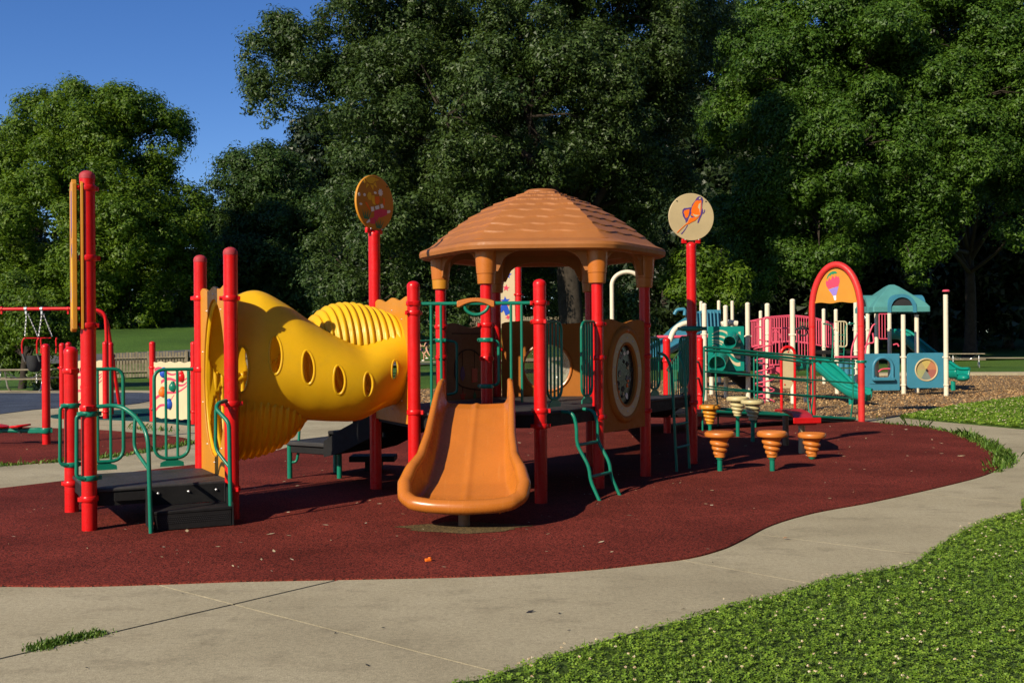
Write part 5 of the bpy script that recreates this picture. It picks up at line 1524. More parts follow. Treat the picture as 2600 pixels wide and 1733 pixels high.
# ------------------------------------------------------------------ wooden fences
def fence(p0, p1, h, label, npost, pick=.10, gap=.03):
    r = thing('picket_fence', ((p0[0] + p1[0]) / 2, (p0[1] + p1[1]) / 2, 0), label, 'fence')
    d = U2(p0, p1); L = (V3(p1) - V3(p0)).length; b = MB(); rz = math.atan2(d.y, d.x)
    n = int(L / (pick + gap))
    for k in range(n):
        p = V3(p0) + d * (k + .5) * L / n; z0_ = float(zt(p.x, p.y)); hh = h * random.uniform(.96, 1.03)
        b.box((p.x, p.y, z0_ + hh / 2 + .03), (pick, .022, hh), rz + random.uniform(-.03, .03))
    o = b.build('pickets', WOODG, r); o['kind'] = 'stuff'
    nn = Vector((d.y, -d.x, 0))
    if nn.y > 0: nn = -nn
    for k in range(npost):
        p = V3(p0) + d * L * k / (npost - 1) + nn * .07; z0_ = float(zt(p.x, p.y))
        MB().box((p.x, p.y, z0_ + h * .52), (.12, .10, h * 1.1), rz).build('post', WOODG, r, bevel=.01)
    for zz in (.25, .8):
        bb = MB()
        for k in range(npost - 1):
            a = V3(p0) + d * L * k / (npost - 1) + nn * .035; c = V3(p0) + d * L * (k + 1) / (npost - 1) + nn * .035
            bb.tube([a + UP * (float(zt(a.x, a.y)) + zz * h), c + UP * (float(zt(c.x, c.y)) + zz * h)], .04, 6)
        bb.build('rail', WOODG, r)
a = at(280, 955, 48); c = at(660, 955, 50)
fence((a.x, a.y), (c.x, c.y), 1.12, 'weathered grey picket fence below the grassy slope', 5)
a = at(1020, 830, 110); c = at(1640, 826, 112)
fence((a.x, a.y), (c.x, c.y), 1.75, 'pale upright board fence on the rise behind the gazebo', 10, .14, .05)

# ------------------------------------------------------------------ two runners on the footpath
def person(loc, rz, label, top, shorts, phase):
    r = thing('person', (0, 0, 0), label, 'person', 'people running on the footpath')
    s = phase
    J = {'pel': (0, 0, .93), 'bel': (0, .02, 1.08), 'che': (0, .06, 1.28), 'nek': (0, .08, 1.44), 'hed': (0, .11, 1.55), 'top': (0, .11, 1.66)}
    def leg(side, fwd):
        x = .09 * side
        J.update({f'h{side}': (x, 0, .90), f'k{side}': (x, .26 * fwd + .05, .52), f'a{side}': (x, (.30 if fwd > 0 else -.46) , .12 if fwd > 0 else .30), f't{side}': (x, (.46 if fwd > 0 else -.44), .05 if fwd > 0 else .16)})
    leg(1, s); leg(-1, -s)
    def arm(side, fwd):
        x = .18 * side
        J.update({f's{side}': (x, .06, 1.38), f'e{side}': (x + .06 * side, .06 - .2 * (1 if fwd < 0 else -.1), 1.16), f'w{side}': (x + .0 * side, .06 + (.22 if fwd > 0 else .02), 1.18 if fwd > 0 else 1.05), f'f{side}': (x - .02 * side, .06 + (.30 if fwd > 0 else .06), 1.22 if fwd > 0 else 1.0)})
    arm(1, -s); arm(-1, s)
    E = [('pel', 'bel'), ('bel', 'che'), ('che', 'nek'), ('nek', 'hed'), ('hed', 'top')]
    for k in (1, -1): E += [('pel', f'h{k}'), (f'h{k}', f'k{k}'), (f'k{k}', f'a{k}'), (f'a{k}', f't{k}'), ('che', f's{k}'), (f's{k}', f'e{k}'), (f'e{k}', f'w{k}'), (f'w{k}', f'f{k}')]
    rad = {'pel': .125, 'bel': .105, 'che': .125, 'nek': .05, 'hed': .085, 'top': .07, 'h': .085, 'k': .055, 'a': .036, 't': .034, 's': .055, 'e': .038, 'w': .028, 'f': .03}
    def skin(name, nodes, mat, grow, edges):
        ks = [k for k in J if k in nodes]; me = bpy.data.meshes.new(name)
        me.from_pydata([J[k] for k in ks], [(ks.index(a), ks.index(b_)) for a, b_ in edges if a in ks and b_ in ks], [])
        o = bpy.data.objects.new(name, me); link(o, r)
        m = o.modifiers.new('Skin', 'SKIN'); m.use_smooth_shade = True
        for i, k in enumerate(ks):
            q_ = rad.get(k, rad.get(k.rstrip('-1'), .05)) * grow; me.skin_vertices[0].data[i].radius = (q_, q_ * (.8 if k in ('pel', 'bel', 'che') else 1))
        me.skin_vertices[0].data[0].use_root = True
        sb = o.modifiers.new('Sub', 'SUBSURF'); sb.levels = sb.render_levels = 2
        me.materials.append(mat); return o
    skin('body', set(J), SKIN, 1.0, E)
    skin('shirt', {'bel', 'che', 's1', 's-1', 'nek'}, top, 1.13, E)
    skin('shorts', {'pel', 'h1', 'h-1', 'k1', 'k-1'}, shorts, 1.14, [('pel', 'h1'), ('pel', 'h-1')])
    MB().ball((0, .085, 1.60), (.088, .10, .10), 14, 10).tube([(0, .0, 1.62), (0, -.08, 1.6), (0, -.13, 1.48)], [.03, .035, .015], 8).build('hair', HAIR, r, smooth=80)
    for k in (1, -1):
        a, t = Vector(J[f'a{k}']), Vector(J[f't{k}']); MB().ball((a + t) / 2 + Vector((0, 0, -.015)), (.048, .13, .045), 12, 8).build('shoe', WHPR, r, smooth=80)
    r.location = loc; r.rotation_euler.z = rz
    return r
for (px, Y, rz, lab, tp, sh, ph) in ((1084, 81.5, R(70), 'runner in navy shorts and vest on the far footpath', NAVY, NAVY, 1), (1069, 83, R(75), 'second runner in dark clothes, partly behind the other runner', DARK, NAVY, -1)):
    x_ = at(px, 880, Y).x; person((x_, Y, float(zt(x_, Y)) + .12), rz, lab, tp, sh, ph)

# ------------------------------------------------------------------ far play structure on the wood chips
FS = thing('play_structure', (at(2020, 900, 30).x, 30, 0), 'far play structure with cream posts, pink bridge, teal slides and a teal roof', 'playground')
def wpost(px, ytop, Y, clamps=(), cap=True, r=PR, ybase=None, capmat=None):
    p = at(px, 900, Y); return post(FS, (p.x, p.y), zof(px, ytop, Y), clamps, WHITE, capmat, r, CL_WHITE, cap)
wpost(1789, 769, 27.9, [1.75, .95]); wpost(1843, 774, 29.2, [1.6]); wpost(1899, 767, 28.8, [1.7, .95]); wpost(1949, 769, 27.4, [1.75]); wpost(2013, 758, 26.4, [1.72])
wpost(1781, 764, 40); wpost(1826, 762, 39.5, [2.2]); wpost(1860, 763, 41); wpost(1932, 788, 39.5, [2.0]); wpost(2092, 783, 38, [2.2, 1.3]); wpost(2123, 784, 36, [1.95]); wpost(2125, 841, 31); wpost(2173, 752, 35, [1.9, 1.2])
wpost(2204, 753, 34.5, [1.9]); wpost(2226, 790, 33.2, cap=False); wpost(2259, 786, 34, [1.9, 1.0], cap=False); wpost(2294, 792, 30.6, [zof(2294, 906, 30.6), zof(2294, 977, 30.6)], cap=False); wpost(2328, 792, 31.3, cap=False)
wpost(1806, 930, 31); wpost(2046, 1000, 27)
n = wpost(2402, 741, 29.4, [zof(2402, 906, 29.4), zof(2402, 977, 29.4)], cap=False)
p = at(2402, 738, 29.4); MB().lathe([(.085, -.03), (.098, -.02), (.098, .012), (.07, .03)], p, 20).build('cap', PINK, n)

def fpanel(px0, px1, y0, y1, Y, mat, name='board', th=.05, hole=None, rnd=.05, label=None):
    a, c = at(px0, y1, Y), at(px1, y0, Y); w, h = c.x - a.x, c.z - a.z; m = Vector(((a.x + c.x) / 2, Y, (a.z + c.z) / 2))
    poly = []
    for (sx, sz, a0) in ((1, 1, 0), (-1, 1, 90), (-1, -1, 180), (1, -1, 270)):
        for k in range(5):
            t = R(a0 + 22.5 * k); poly.append((sx * (w / 2 - rnd) + rnd * math.cos(t), sz * (h / 2 - rnd) + rnd * math.sin(t)))
    if hole: o = holed(poly, hole[0], hole[1], hole[2], m, Vector((1, 0, 0)), th, -th / 2, hole[3] if len(hole) > 3 else 2.0).build(name, mat, FS, bevel=.006, label=label)
    else: o = MB().prism(poly, m, (1, 0, 0), UP, th, -th / 2).build(name, mat, FS, bevel=.006, label=label)
    return o, m, w, h
# green board with cream waves and two telescope tubes
gb, m, w, h = fpanel(1798, 1889, 828, 942, 28.4, TEALSL, 'tube_board', .04, None, .03, 'teal board with cream waves and two look-out tubes')
def g2(L): return [((x_ - 750) / 490 * w, (745 - y_) / 610 * h) for x_, y_ in L]       # from the zoomed photograph
def wave(a, c, t0, t1):
    ts_ = [k / 14 for k in range(15)]
    P = [(a[0] + (c[0] - a[0]) * t, a[1] + (c[1] - a[1]) * t + a[2] * math.sin(t * math.pi * a[3])) for t in ts_]
    up__ = g2([(x_, y_ - (t0 + (t1 - t0) * t) / 2) for (x_, y_), t in zip(P, ts_)]); lo__ = g2([(x_, y_ + (t0 + (t1 - t0) * t) / 2) for (x_, y_), t in zip(P, ts_)])
    stripP(up__, lo__, m + Vector((0, -.0215, 0)), (1, 0, 0), .003).build('print', CREAM, gb, smooth=0)
wave((558, 545, -40, 1), (765, 532), 6, 34); wave((558, 585, -25, 1), (760, 610), 8, 36); wave((558, 625, -25, .9), (760, 700), 8, 36); wave((760, 700, 20, 1), (940, 740), 34, 40)
wave((560, 660, -15, 1), (695, 690), 4, 14); wave((560, 700, -10, 1), (620, 708), 4, 10); wave((790, 790, 25, 1), (940, 860), 20, 40); wave((790, 870, 35, 1), (940, 955), 30, 52); wave((915, 525, 0, 1), (945, 535), 10, 50); wave((915, 655, 0, 1), (945, 640), 20, 55)
for (cx_, cy_, r_) in ((835, 590, 75), (665, 880, 100)):
    c_ = m + Vector((g2([(cx_, cy_)])[0][0], -.02, g2([(cx_, cy_)])[0][1])); rr = r_ / 490 * w * 1.12
    d = Vector((-.35, -1, -.25)).normalized(); L = .55
    x_ = d.orthogonal().normalized(); y_ = d.cross(x_); vs, fs = [], []
    for s_, q_ in ((0, rr), (L, rr * 1.02), (L, rr * .93), (.03, rr * .90)):
        for k in range(24): a = 2 * math.pi * k / 24; vs.append(c_ + d * s_ + (x_ * math.cos(a) + y_ * math.sin(a)) * q_)
    fs = [(i * 24 + k, i * 24 + (k + 1) % 24, i * 24 + 24 + (k + 1) % 24, i * 24 + 24 + k) for i in range(3) for k in range(24)] + [tuple(72 + k for k in range(24))]
    MB().add(vs, fs).build('lookout_tube', TEALSL, gb, smooth=60)
# far decks
def fdeck(px0, px1, ytop, Y, dep, th=.12):
    a, c = at(px0, ytop, Y), at(px1, ytop, Y); MB().box(((a.x + c.x) / 2, Y + dep / 2, a.z - th / 2), (c.x - a.x, dep, th)).build('deck', BROWN if False else BLACK, FS, bevel=.01)
fdeck(1785, 1905, 945, 28.3, 1.3); fdeck(1895, 1960, 930, 29, 1.2); fdeck(2008, 2125, 918, 27, 1.6, .1); fdeck(2190, 2340, 905, 31.5, 2.6, .1); fdeck(1780, 1870, 868, 39.5, 1.4); fdeck(2085, 2180, 890, 36.5, 1.4)
# pink arched bridge
def bridge(pxs, Y, ytops, ybots, nb):
    xs = [at(p_, 850, Y).x for p_ in pxs]; n = 40
    tp = [Vector((xs[0] + (xs[1] - xs[0]) * k / n, Y, np.interp(k / n, [0, .25, .5, .75, 1], [zof(pxs[0] + (pxs[1] - pxs[0]) * j / 4, ytops[j], Y) for j in range(5)]))) for k in range(n + 1)]
    bt = [Vector((xs[0] + (xs[1] - xs[0]) * k / n, Y, np.interp(k / n, [0, .25, .5, .75, 1], [zof(pxs[0] + (pxs[1] - pxs[0]) * j / 4, ybots[j], Y) for j in range(5)]))) for k in range(n + 1)]
    o = MB().tube(tp, .028, 8).tube(bt, .028, 8).build('bridge_rail', PINK, FS, smooth=60, label='pink arched bridge railing')
    for k in range(nb):
        t = (k + .5) / nb * n; i = int(t); f_ = t - i
        MB().tube([tp[i].lerp(tp[i + 1], f_), bt[i].lerp(bt[i + 1], f_)], .0155, 6).build('bar', PINK, o)
    return bt
YB = 38.5
bt = bridge((1905, 2121), YB, (815, 804, 800, 806, 823), (882, 870, 866, 874, 884), 34)
bt2 = bridge((1908, 2119), YB + 1.4, (817, 807, 803, 809, 824), (879, 868, 865, 872, 882), 34)
vs = [q_ for a, c in zip(bt, bt2) for q_ in (a - UP * .03, c - UP * .03)]
MB().add(vs, [(2 * i, 2 * i + 1, 2 * i + 3, 2 * i + 2) for i in range(len(bt) - 1)]).build('bridge_deck', BLACK, FS)
# pink guard rails nearer
for (px0, px1, y0, y1, Y, nb) in ((1952, 2012, 833, 926, 28.2, 7), (2028, 2058, 833, 905, 31, 4), (2232, 2262, 797, 860, 35, 4)):
    a, c = at(px0, y0, Y), at(px1, y0, Y); zb_ = zof(px0, y1, Y)
    o = MB().tube(rounded([a, Vector((c.x, Y, a.z)), Vector((c.x, Y, zb_)), Vector((a.x, Y, zb_)), a], .06), .02, 8).build('guardrail', PINK, FS)
    for k in range(1, nb):
        x_ = a.x + (c.x - a.x) * k / nb; MB().tube([(x_, Y, a.z), (x_, Y, zb_)], .014, 6).build('bar', PINK, o)
# pale yellow guard near the arch
a, c = at(2120, 816, 33), at(2150, 816, 33); zb_ = zof(2120, 880, 33)
o = MB().tube(rounded([a, Vector((c.x, 33, a.z)), Vector((c.x, 33, zb_)), Vector((a.x + .1, 33, zb_)), Vector((a.x + .1, 33, a.z))], .1), .022, 8).build('guardrail', CREAM, FS)
for k in (1, 2, 3): x_ = a.x + (c.x - a.x) * k / 4; MB().tube([(x_, 33, a.z), (x_, 33, zb_)], .014, 6).build('bar', CREAM, o)
# spiral climber
p = at(1940, 900, 26.6); zt4 = zof(1948, 806, 26.6); hel = []
MB().tube(rounded([(p.x, 26.6, -.05), (p.x, 26.6, zt4), (p.x + .17, 26.6, zt4), (p.x + .17, 26.8, zof(1950, 945, 26.8))], .10), .034, 10).build('climber_pole', PINK, FS, smooth=60)
for k in range(141):
    t = k / 140; a = t * 5.3 * 2 * math.pi; z_ = .06 + (zof(1940, 862, 26.6) - .06) * t
    hel.append((p.x - .0 + .24 * math.cos(a), 26.6 + .24 * math.sin(a), z_))
MB().tube(hel, .021, 8).build('spiral_climber', PINK, FS, smooth=70, label='pink corkscrew climber')
p2 = at(1968, 940, 27); MB().box((p2.x, 27, p2.z), (.42, .06, .18)).build('bracket', PINK, FS, bevel=.01)
for (px, ya, yb) in ((1918, 830, 870), (1960, 842, 930), (1905, 815, 880)):
    q_ = at(px, ya, 28.6); MB().tube(rounded([q_, q_ + Vector((.22, 0, .0)), Vector((q_.x + .22, 28.6, zof(px, yb, 28.6)))], .1), .02, 8).build('grab_bar', PINK, FS)

# slides: a U-section swept along a path
def chute(path, w, h, mat, name, label, rim=.035):
    P = spline(path, 7); vs, fs = [], []; nC = 14; n = len(P)
    L_, R_ = [], []
    for i, c in enumerate(P):
        t = (P[min(i + 1, n - 1)] - P[max(i - 1, 0)]); t.z = 0; t = t.normalized() if t.length > 1e-6 else Vector((1, 0, 0)); s = Vector((-t.y, t.x, 0))
        for k in range(nC + 1):
            a = -1 + 2 * k / nC; x_ = w / 2 * math.copysign(min(1, abs(a) * 1.25), a) if abs(a) < .8 else math.copysign(w / 2, a)
            dz = 0 if abs(a) < .55 else h * ((abs(a) - .55) / .45) ** 1.4
            q_ = c + s * x_ + UP * dz; vs.append(q_)
            if k == 0: L_.append(q_)
            if k == nC: R_.append(q_)
    fs = [(i * (nC + 1) + k, (i + 1) * (nC + 1) + k, (i + 1) * (nC + 1) + k + 1, i * (nC + 1) + k + 1) for i in range(n - 1) for k in range(nC)]
    o = MB().add(vs, fs).build(name, mat, FS, smooth=60, label=label)
    mm = o.modifiers.new('Solid', 'SOLIDIFY'); mm.thickness = .03; mm.offset = -1
    for e_ in (L_, R_): MB().tube(e_, rim, 10).build('slide_rim', mat, o, smooth=70)
    return o
S1 = [at(2028, 938, 27.4), at(2070, 933, 26.9), at(2100, 950, 26.5), at(2135, 982, 26.0), at(2165, 1004, 25.7), at(2200, 1015, 25.4)]
o = chute(S1, .44, .22, TEALSL, 'slide', 'teal green slide beside the red entrance arch', .05)
MB().tube([S1[-1] + Vector((-.05, -.28, .2)), S1[-1] + Vector((.03, 0, .04)), S1[-1] + Vector((.05, .28, .2))], .07, 12).build('slide_lip', TEALSL, o, smooth=70)
p = at(2160, 1025, 25.7); MB().lathe([(.05, -.05), (.05, .18)], (p.x, p.y, 0), 12).build('support_leg', TEALSL, o)
S2 = [at(2268, 858, 34.5), at(2295, 862, 34.2), at(2330, 890, 33.8), at(2380, 930, 33.2), at(2415, 955, 32.6), at(2445, 958, 32.2)]
o = chute(S2, .56, .26, TEALSL, 'slide', 'teal green slide coming down behind the colour wheel board', .05)
p = at(2420, 970, 32.5); MB().lathe([(.07, -.05), (.07, .30)], (p.x, p.y, 0), 12).build('support_leg', TEALSL, o)
MB().ball(S2[-1] + Vector((-.02, 0, .0)), (.20, .30, .12), 16, 10).build('slide_lip', TEALSL, o, smooth=70)
S3 = [at(1832, 850, 38), at(1790, 858, 37), at(1745, 865, 36.2), at(1700, 885, 35.5), at(1665, 905, 35)]
o = chute(S3, 1.0, .25, BLUEP, 'slide', 'wide blue slide far behind the butterfly sign', .05)
# blue curved hood of that slide with ribs
vs, fs = [], []
for k in range(13):
    t = k / 12; px = 1672 + (1830 - 1672) * t; yt = 862 - 76 * math.sin(min(1, t * 1.25) * math.pi / 2)
    for yy in (0, .9):
        a = at(px, yt, 36.5 + yy); vs += [a, at(px, 872, 36.5 + yy)]
for k in range(12):
    i = k * 4; fs += [(i, i + 1, i + 5, i + 4), (i + 2, i + 6, i + 7, i + 3), (i, i + 4, i + 6, i + 2)]
hd = MB().add(vs, fs).build('slide_hood', BLUEP, FS, smooth=60)
for k in range(7):
    px = 1768 + k * 9; MB().tube([at(px, 790, 36.4), at(px + 3, 845, 36.4)], .03, 8).build('hood_rib', BLUEP, hd)
MB().tube(rounded([at(1712, 798, 36.4), at(1718, 786, 36.4), at(1740, 784, 36.4), at(1738, 800, 36.4)], .1), .06, 10).build('hood_loop', BLUEP, hd, smooth=70)
MB().tube(spline([at(1700, 866, 30), at(1712, 838, 30), at(1735, 822, 30), at(1768, 818, 30)]), .075, 12).build('hoop', WHITE, FS, smooth=70)
MB().tube([at(1668, 855, 34), at(1802, 854, 34)], .05, 10).build('crossbar', PINK, FS, smooth=70)
MB().tube(rounded([at(1832, 824, 29.5), at(1850, 818, 29.5), at(1872, 822, 29.5)], .1), .085, 12).build('hoop', WHITE, FS, smooth=70)

# teal roof with arched dormers
def dormer_roof():
    Y0 = 31.9; c = at(2264, 793, Y0); zb_, zr = c.z, zof(2264, 722, Y0); hw_ = .84
    r0 = MB()
    base = [(-hw_, -hw_), (hw_, -hw_), (hw_, hw_), (-hw_, hw_)]
    zs_ = zof(2264, 770, Y0)
    vs = [(c.x + x_, Y0 + y_, zb_) for x_, y_ in base] + [(c.x + x_, Y0 + y_, zb_ + .14) for x_, y_ in base]
    lv = [(.90, zb_ + .26), (.55, zb_ + .52), (.22, zr - .08), (.09, zr - .01)]
    for (s_, z_) in lv: vs += [(c.x + x_ * s_, Y0 + y_ * s_, z_) for x_, y_ in base]
    fs = []
    for L in range(len(lv) + 1): fs += [(L * 4 + k, L * 4 + (k + 1) % 4, L * 4 + 4 + (k + 1) % 4, L * 4 + 4 + k) for k in range(4)]
    fs.append(tuple((len(lv) + 1) * 4 + k for k in range(4)))
    rf = r0.add(vs, fs).build('small_roof', TEALR, FS, smooth=20, bevel=.03, label='teal peaked roof with arched dormers')
    # dormer hoods on the four sides
    for (dx, dy) in ((0, -1), (1, 0), (-1, 0), (0, 1)):
        d = Vector((dx, dy, 0)); s = Vector((-dy, dx, 0)); o_ = Vector((c.x, Y0, 0)) + d * (hw_ + .03); vs, fs = [], []
        rows = [(.42, 0), (.42, -.6), (.32, -.55), (.32, 0)]
        for (rr, dep) in rows:
            vs.append(o_ + s * rr + d * dep + UP * (zb_ - .02))
            for k in range(17): a = math.pi * k / 16; vs.append(o_ + s * (rr * math.cos(a)) + d * dep + UP * (zb_ + .10 + rr * math.sin(a)))
            vs.append(o_ - s * rr + d * dep + UP * (zb_ - .02))
        q_ = 19
        for i, j in ((0, 1), (2, 3), (3, 0)): fs += [(i * q_ + k, i * q_ + k + 1, j * q_ + k + 1, j * q_ + k) for k in range(q_ - 1)]
        MB().add(vs, fs).build('dormer', BLUEP if dy == -1 or dx == 1 else TEALR, rf, smooth=50)
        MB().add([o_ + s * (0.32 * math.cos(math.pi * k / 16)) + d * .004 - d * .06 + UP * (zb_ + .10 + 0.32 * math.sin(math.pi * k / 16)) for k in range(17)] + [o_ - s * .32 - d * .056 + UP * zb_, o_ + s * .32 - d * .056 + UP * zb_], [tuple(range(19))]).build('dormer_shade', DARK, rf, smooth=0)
dormer_roof()
# blue boards
wb_, m, w, h = fpanel(2194, 2283, 897, 991, 30.8, BLUEP, 'house_board', .07, ((0.02, .10), .24, .30, 2.6), .02, 'blue board with an arched window and shelf')
MB().tube([m + Vector((.02 - .28, -.05, -.22))] + [m + Vector((.02 - .28 * math.cos(R(10 * k)), -.05, .12 + .30 * math.sin(R(10 * k)))) for k in range(0, 19)] + [m + Vector((.02 + .28, -.05, -.22))], .045, 10).build('window_arch', BLUEP, wb_, smooth=60)
MB().box(m + Vector((.02, -.10, -.20)), (.62, .16, .10)).build('shelf', BLUEP, wb_, bevel=.02)
MB().prism([(-.36, -.31), (.40, -.31), (.40, -.34), (-.36, -.34)], m, (1, 0, 0), UP, .02, .035).build('moulding', BLUEP, wb_)
cw, m, w, h = fpanel(2303, 2399, 895, 985, 29.9, BLUEP, 'wheel_board', .07, ((0, .02), .30, .30), .10, 'blue board with a round spinning colour wheel')
cols = [paint(f'wheel_{i}', c_, .4, .1, 5, 0, 60, .2) for i, c_ in enumerate([(.40, .16, .08), (.44, .33, .10), (.36, .27, .12), (.30, .30, .13), (.16, .19, .17), (.30, .10, .08)])]
for k in range(6):
    a0, a1 = R(60 * k), R(60 * k + 60)
    MB().prism([(0, .02)] + [(.30 * math.cos(a0 + (a1 - a0) * j / 6), .02 + .30 * math.sin(a0 + (a1 - a0) * j / 6)) for j in range(7)], m, (1, 0, 0), UP, .01, .0).build('wheel_segment', cols[k], cw, smooth=0)
MB().tube(ellipse_pts(m, Vector((1, 0, 0)), (0, .02), .305, .305, .035, 40), .022, 8, closed=True).build('wheel_rim', TAN, cw)
MB().ball(m + Vector((0, -.05, .02)), .03, 10, 6).build('hub', DARK, cw)
# blue tic-tac drums
for i in range(3):
    for j in range(3):
        p = at(2136 + i * 14, 925 + j * 18, 30.5); MB().lathe([(.07, -.085), (.075, -.08), (.075, .08), (.07, .085)], p, 16).build('tic_tac_drum', BLUEP, FS)
MB().tube([at(2120, 906, 30.4), at(2180, 906, 30.4)], .03, 8).build('crossbar', PINK, FS)
# pink curved climbers under the roof
for (pts) in ([(2160, 925), (2164, 880), (2178, 845), (2184, 842)], [(2196, 900), (2202, 865), (2214, 830), (2222, 822)], [(2192, 885), (2205, 872), (2218, 868), (2216, 845)], [(2230, 944), (2240, 937), (2262, 936), (2278, 939)], [(2268, 875), (2278, 873), (2282, 879)]):
    MB().tube(spline([at(x_, y_, 31.6) for x_, y_ in pts]), .025, 8).build('climber_arc', PINK, FS, smooth=70)
MB().tube(rounded([at(2090, 822, 33), at(2110, 824, 33), at(2116, 840, 33), at(2112, 920, 33)], .2), .02, 8).build('ladder_rail', GREEN, FS)
MB().tube(rounded([at(2170, 821, 33), at(2150, 821, 33), at(2146, 838, 33), at(2141, 920, 33)], .2), .02, 8).build('ladder_rail', GREEN, FS)
for k in range(5):
    y_ = 850 + k * 16; MB().tube([at(2114.5 - k * .5, y_, 33), at(2144 - k * .6, y_, 33)], .015, 6).build('rung', GREEN, FS)
# black steps, dark steering toy
MB().prism([(-.5, .35), (.9, -.25), (.9, -.45), (.2, -.45), (-.5, .1)], at(1900, 965, 28.9), (1, 0, 0), UP, .5, -.6).build('steps', BLACK, FS)
p = at(2038, 838, 27.2); MB().tube([p + Vector((-.3, 0, 0)), p + Vector((-.12, 0, .04)), p + Vector((0, 0, .10)), p + Vector((.12, 0, .04)), p + Vector((.33, 0, 0))], .03, 8).build('steering_bar', DARK, FS)
MB().tube([p + Vector((.11 * math.cos(a), -.03, -.05 + .09 * math.sin(a))) for a in [2 * math.pi * k / 18 for k in range(18)]], .02, 8, closed=True).build('steering_wheel', DARK, FS)
for (px) in (2025, 2054): MB().tube([at(px, 845, 27.2), at(px + (3 if px < 2040 else 0), 945, 27.2)], .013, 6).build('cable', DARK, FS)

# ------------------------------------------------------------------ white crook pole behind the gazebo
xp = at(1554, 800, 33).x
ck = thing('crook_pole', (xp, 33, 0), 'white curved crook pole seen between the gazebo posts', 'pole')
zt5 = zof(1590, 690, 33)
MB().tube([(xp, 33, -.05), (xp, 33, zt5 - .42)] + [(xp + .48 - .48 * math.cos(R(7 * k)), 33, zt5 - .42 + .42 * math.sin(R(7 * k))) for k in range(1, 22)], .065, 16).build('pole', WHITE, ck, smooth=60)
MB().lathe([(.067, -.02), (.067, .02)], (xp, 33, zof(1554, 786, 33)), 16).build('joint', WHITE, ck)

# ------------------------------------------------------------------ trees
def leaf_tris(P, N, size, g):
    n = len(P); N = N / np.linalg.norm(N, axis=1, keepdims=True)
    t = g.normal(size=(n, 3)); t[:, 2] -= .2; t -= N * (t * N).sum(1, keepdims=True); t /= np.linalg.norm(t, axis=1, keepdims=True)
    b = np.cross(N, t); s = np.asarray(size).reshape(-1, 1)
    v = np.stack([P - t * s * .8 + b * s * .62, P - t * s * .8 - b * s * .62, P + t * s * 1.3], 1).reshape(-1, 3)
    return v, np.arange(3 * n).reshape(n, 3)

def crown(lobes, n_leaf, leaf, clump, g, per=90, flat=.78, outb=.55, shell=2.0):
    """lobes: (x, y, z, rx, ry, rz). Leaves hang in many small clumps near the lobes' surfaces."""
    Lb = np.array(lobes, float); nc = max(1, n_leaf // per)
    # boughs: smaller lobes sitting on the big ones, with gaps of shade between them
    S, W, O = [], [], []
    for l in Lb:
        rm = (l[3] * l[4] * l[5]) ** (1 / 3); k = max(6, int(22 * min(1.6, rm / 3.5)))
        d = g.normal(size=(k, 3)); d /= np.linalg.norm(d, axis=1, keepdims=True)
        sr = rm * g.uniform(.22, .42, k)
        S.append(np.concatenate([l[:3] + d * l[3:6] * g.uniform(.62, .92, (k, 1)), sr[:, None]], 1)); W.append(sr ** 2); O.append(d)
    S, W, O = np.concatenate(S), np.concatenate(W), np.concatenate(O)
    k = g.choice(len(S), nc, p=W / W.sum())
    d = g.normal(size=(nc, 3)) + O[k] * .55 + np.array([0, 0, .35]); d /= np.linalg.norm(d, axis=1, keepdims=True)
    rr = 1 - .55 * g.random(nc) ** shell
    sq = np.array([1.04, 1.04, .92])
    C = S[k, :3] + d * sq * (S[k, 3] * rr)[:, None]
    C += g.normal(0, clump * .25, C.shape)
    cs = clump * g.uniform(.55, 1.35, nc)
    lc = np.repeat(np.arange(nc), per)
    e = g.normal(size=(len(lc), 3)); e /= np.linalg.norm(e, axis=1, keepdims=True)
    rad = g.random(len(lc)) ** .45
    off = e * rad[:, None] * cs[lc][:, None]; off[:, 2] *= flat
    off[:, 2] -= .07 * (off[:, 0] ** 2 + off[:, 1] ** 2) / cs[lc]
    P = C[lc] + off
    N = 1.15 * e + outb * d[lc] + np.array([0, 0, .45]) + g.normal(0, .38, P.shape)
    v, q = leaf_tris(P, N, leaf * g.uniform(.6, 1.35, len(P)), g)
    return v, q, C

def limbs(b, base, r0, forks, C, g, ntw=90):
    """tapered trunk to a fork, limbs to each lobe, twigs to some clumps"""
    base = Vector(base)
    fork = Vector(forks[0]); ends = [Vector(f) for f in forks[1:]]
    n = 14; pts = []
    for i in range(n + 1):
        t = i / n; p = base.lerp(fork, t); p += Vector((math.sin(t * 5 + base.x), math.cos(t * 4 + base.y), 0)) * r0 * .35 * t; pts.append(p)
    b.tube(pts, [r0 * (1.55 if i == 0 else 1.2 if i == 1 else 1.0 - .35 * i / n) for i in range(n + 1)], 14)
    fork = pts[-1]
    tips = []
    for e in ends:
        s = pts[int(n * random.uniform(.62, 1.0))]; m = s.lerp(e, .5) + Vector((random.uniform(-1, 1), random.uniform(-1, 1), random.uniform(-.2, 1.2))) * (e - s).length * .12
        L = spline([s, m, e], 7); k = len(L)
        b.tube(L, [r0 * .40 * (1 - .9 * i / (k - 1)) for i in range(k)], 9); tips.append(L)
    idx = g.choice(len(C), min(ntw, len(C)), replace=False)
    allp = [p for L in tips for p in L[3:]]
    if allp:
        A = np.array(allp)
        for i in idx:
            c = C[i]; j = int(np.argmin(((A - c) ** 2).sum(1))); s = Vector(A[j]); e = Vector(c)
            if (e - s).length < 7: m = s.lerp(e, .5) + Vector((0, 0, (e - s).length * .1)); b.tube([s, m, e], [r0 * .10, r0 * .07, r0 * .02], 5, cap=False)

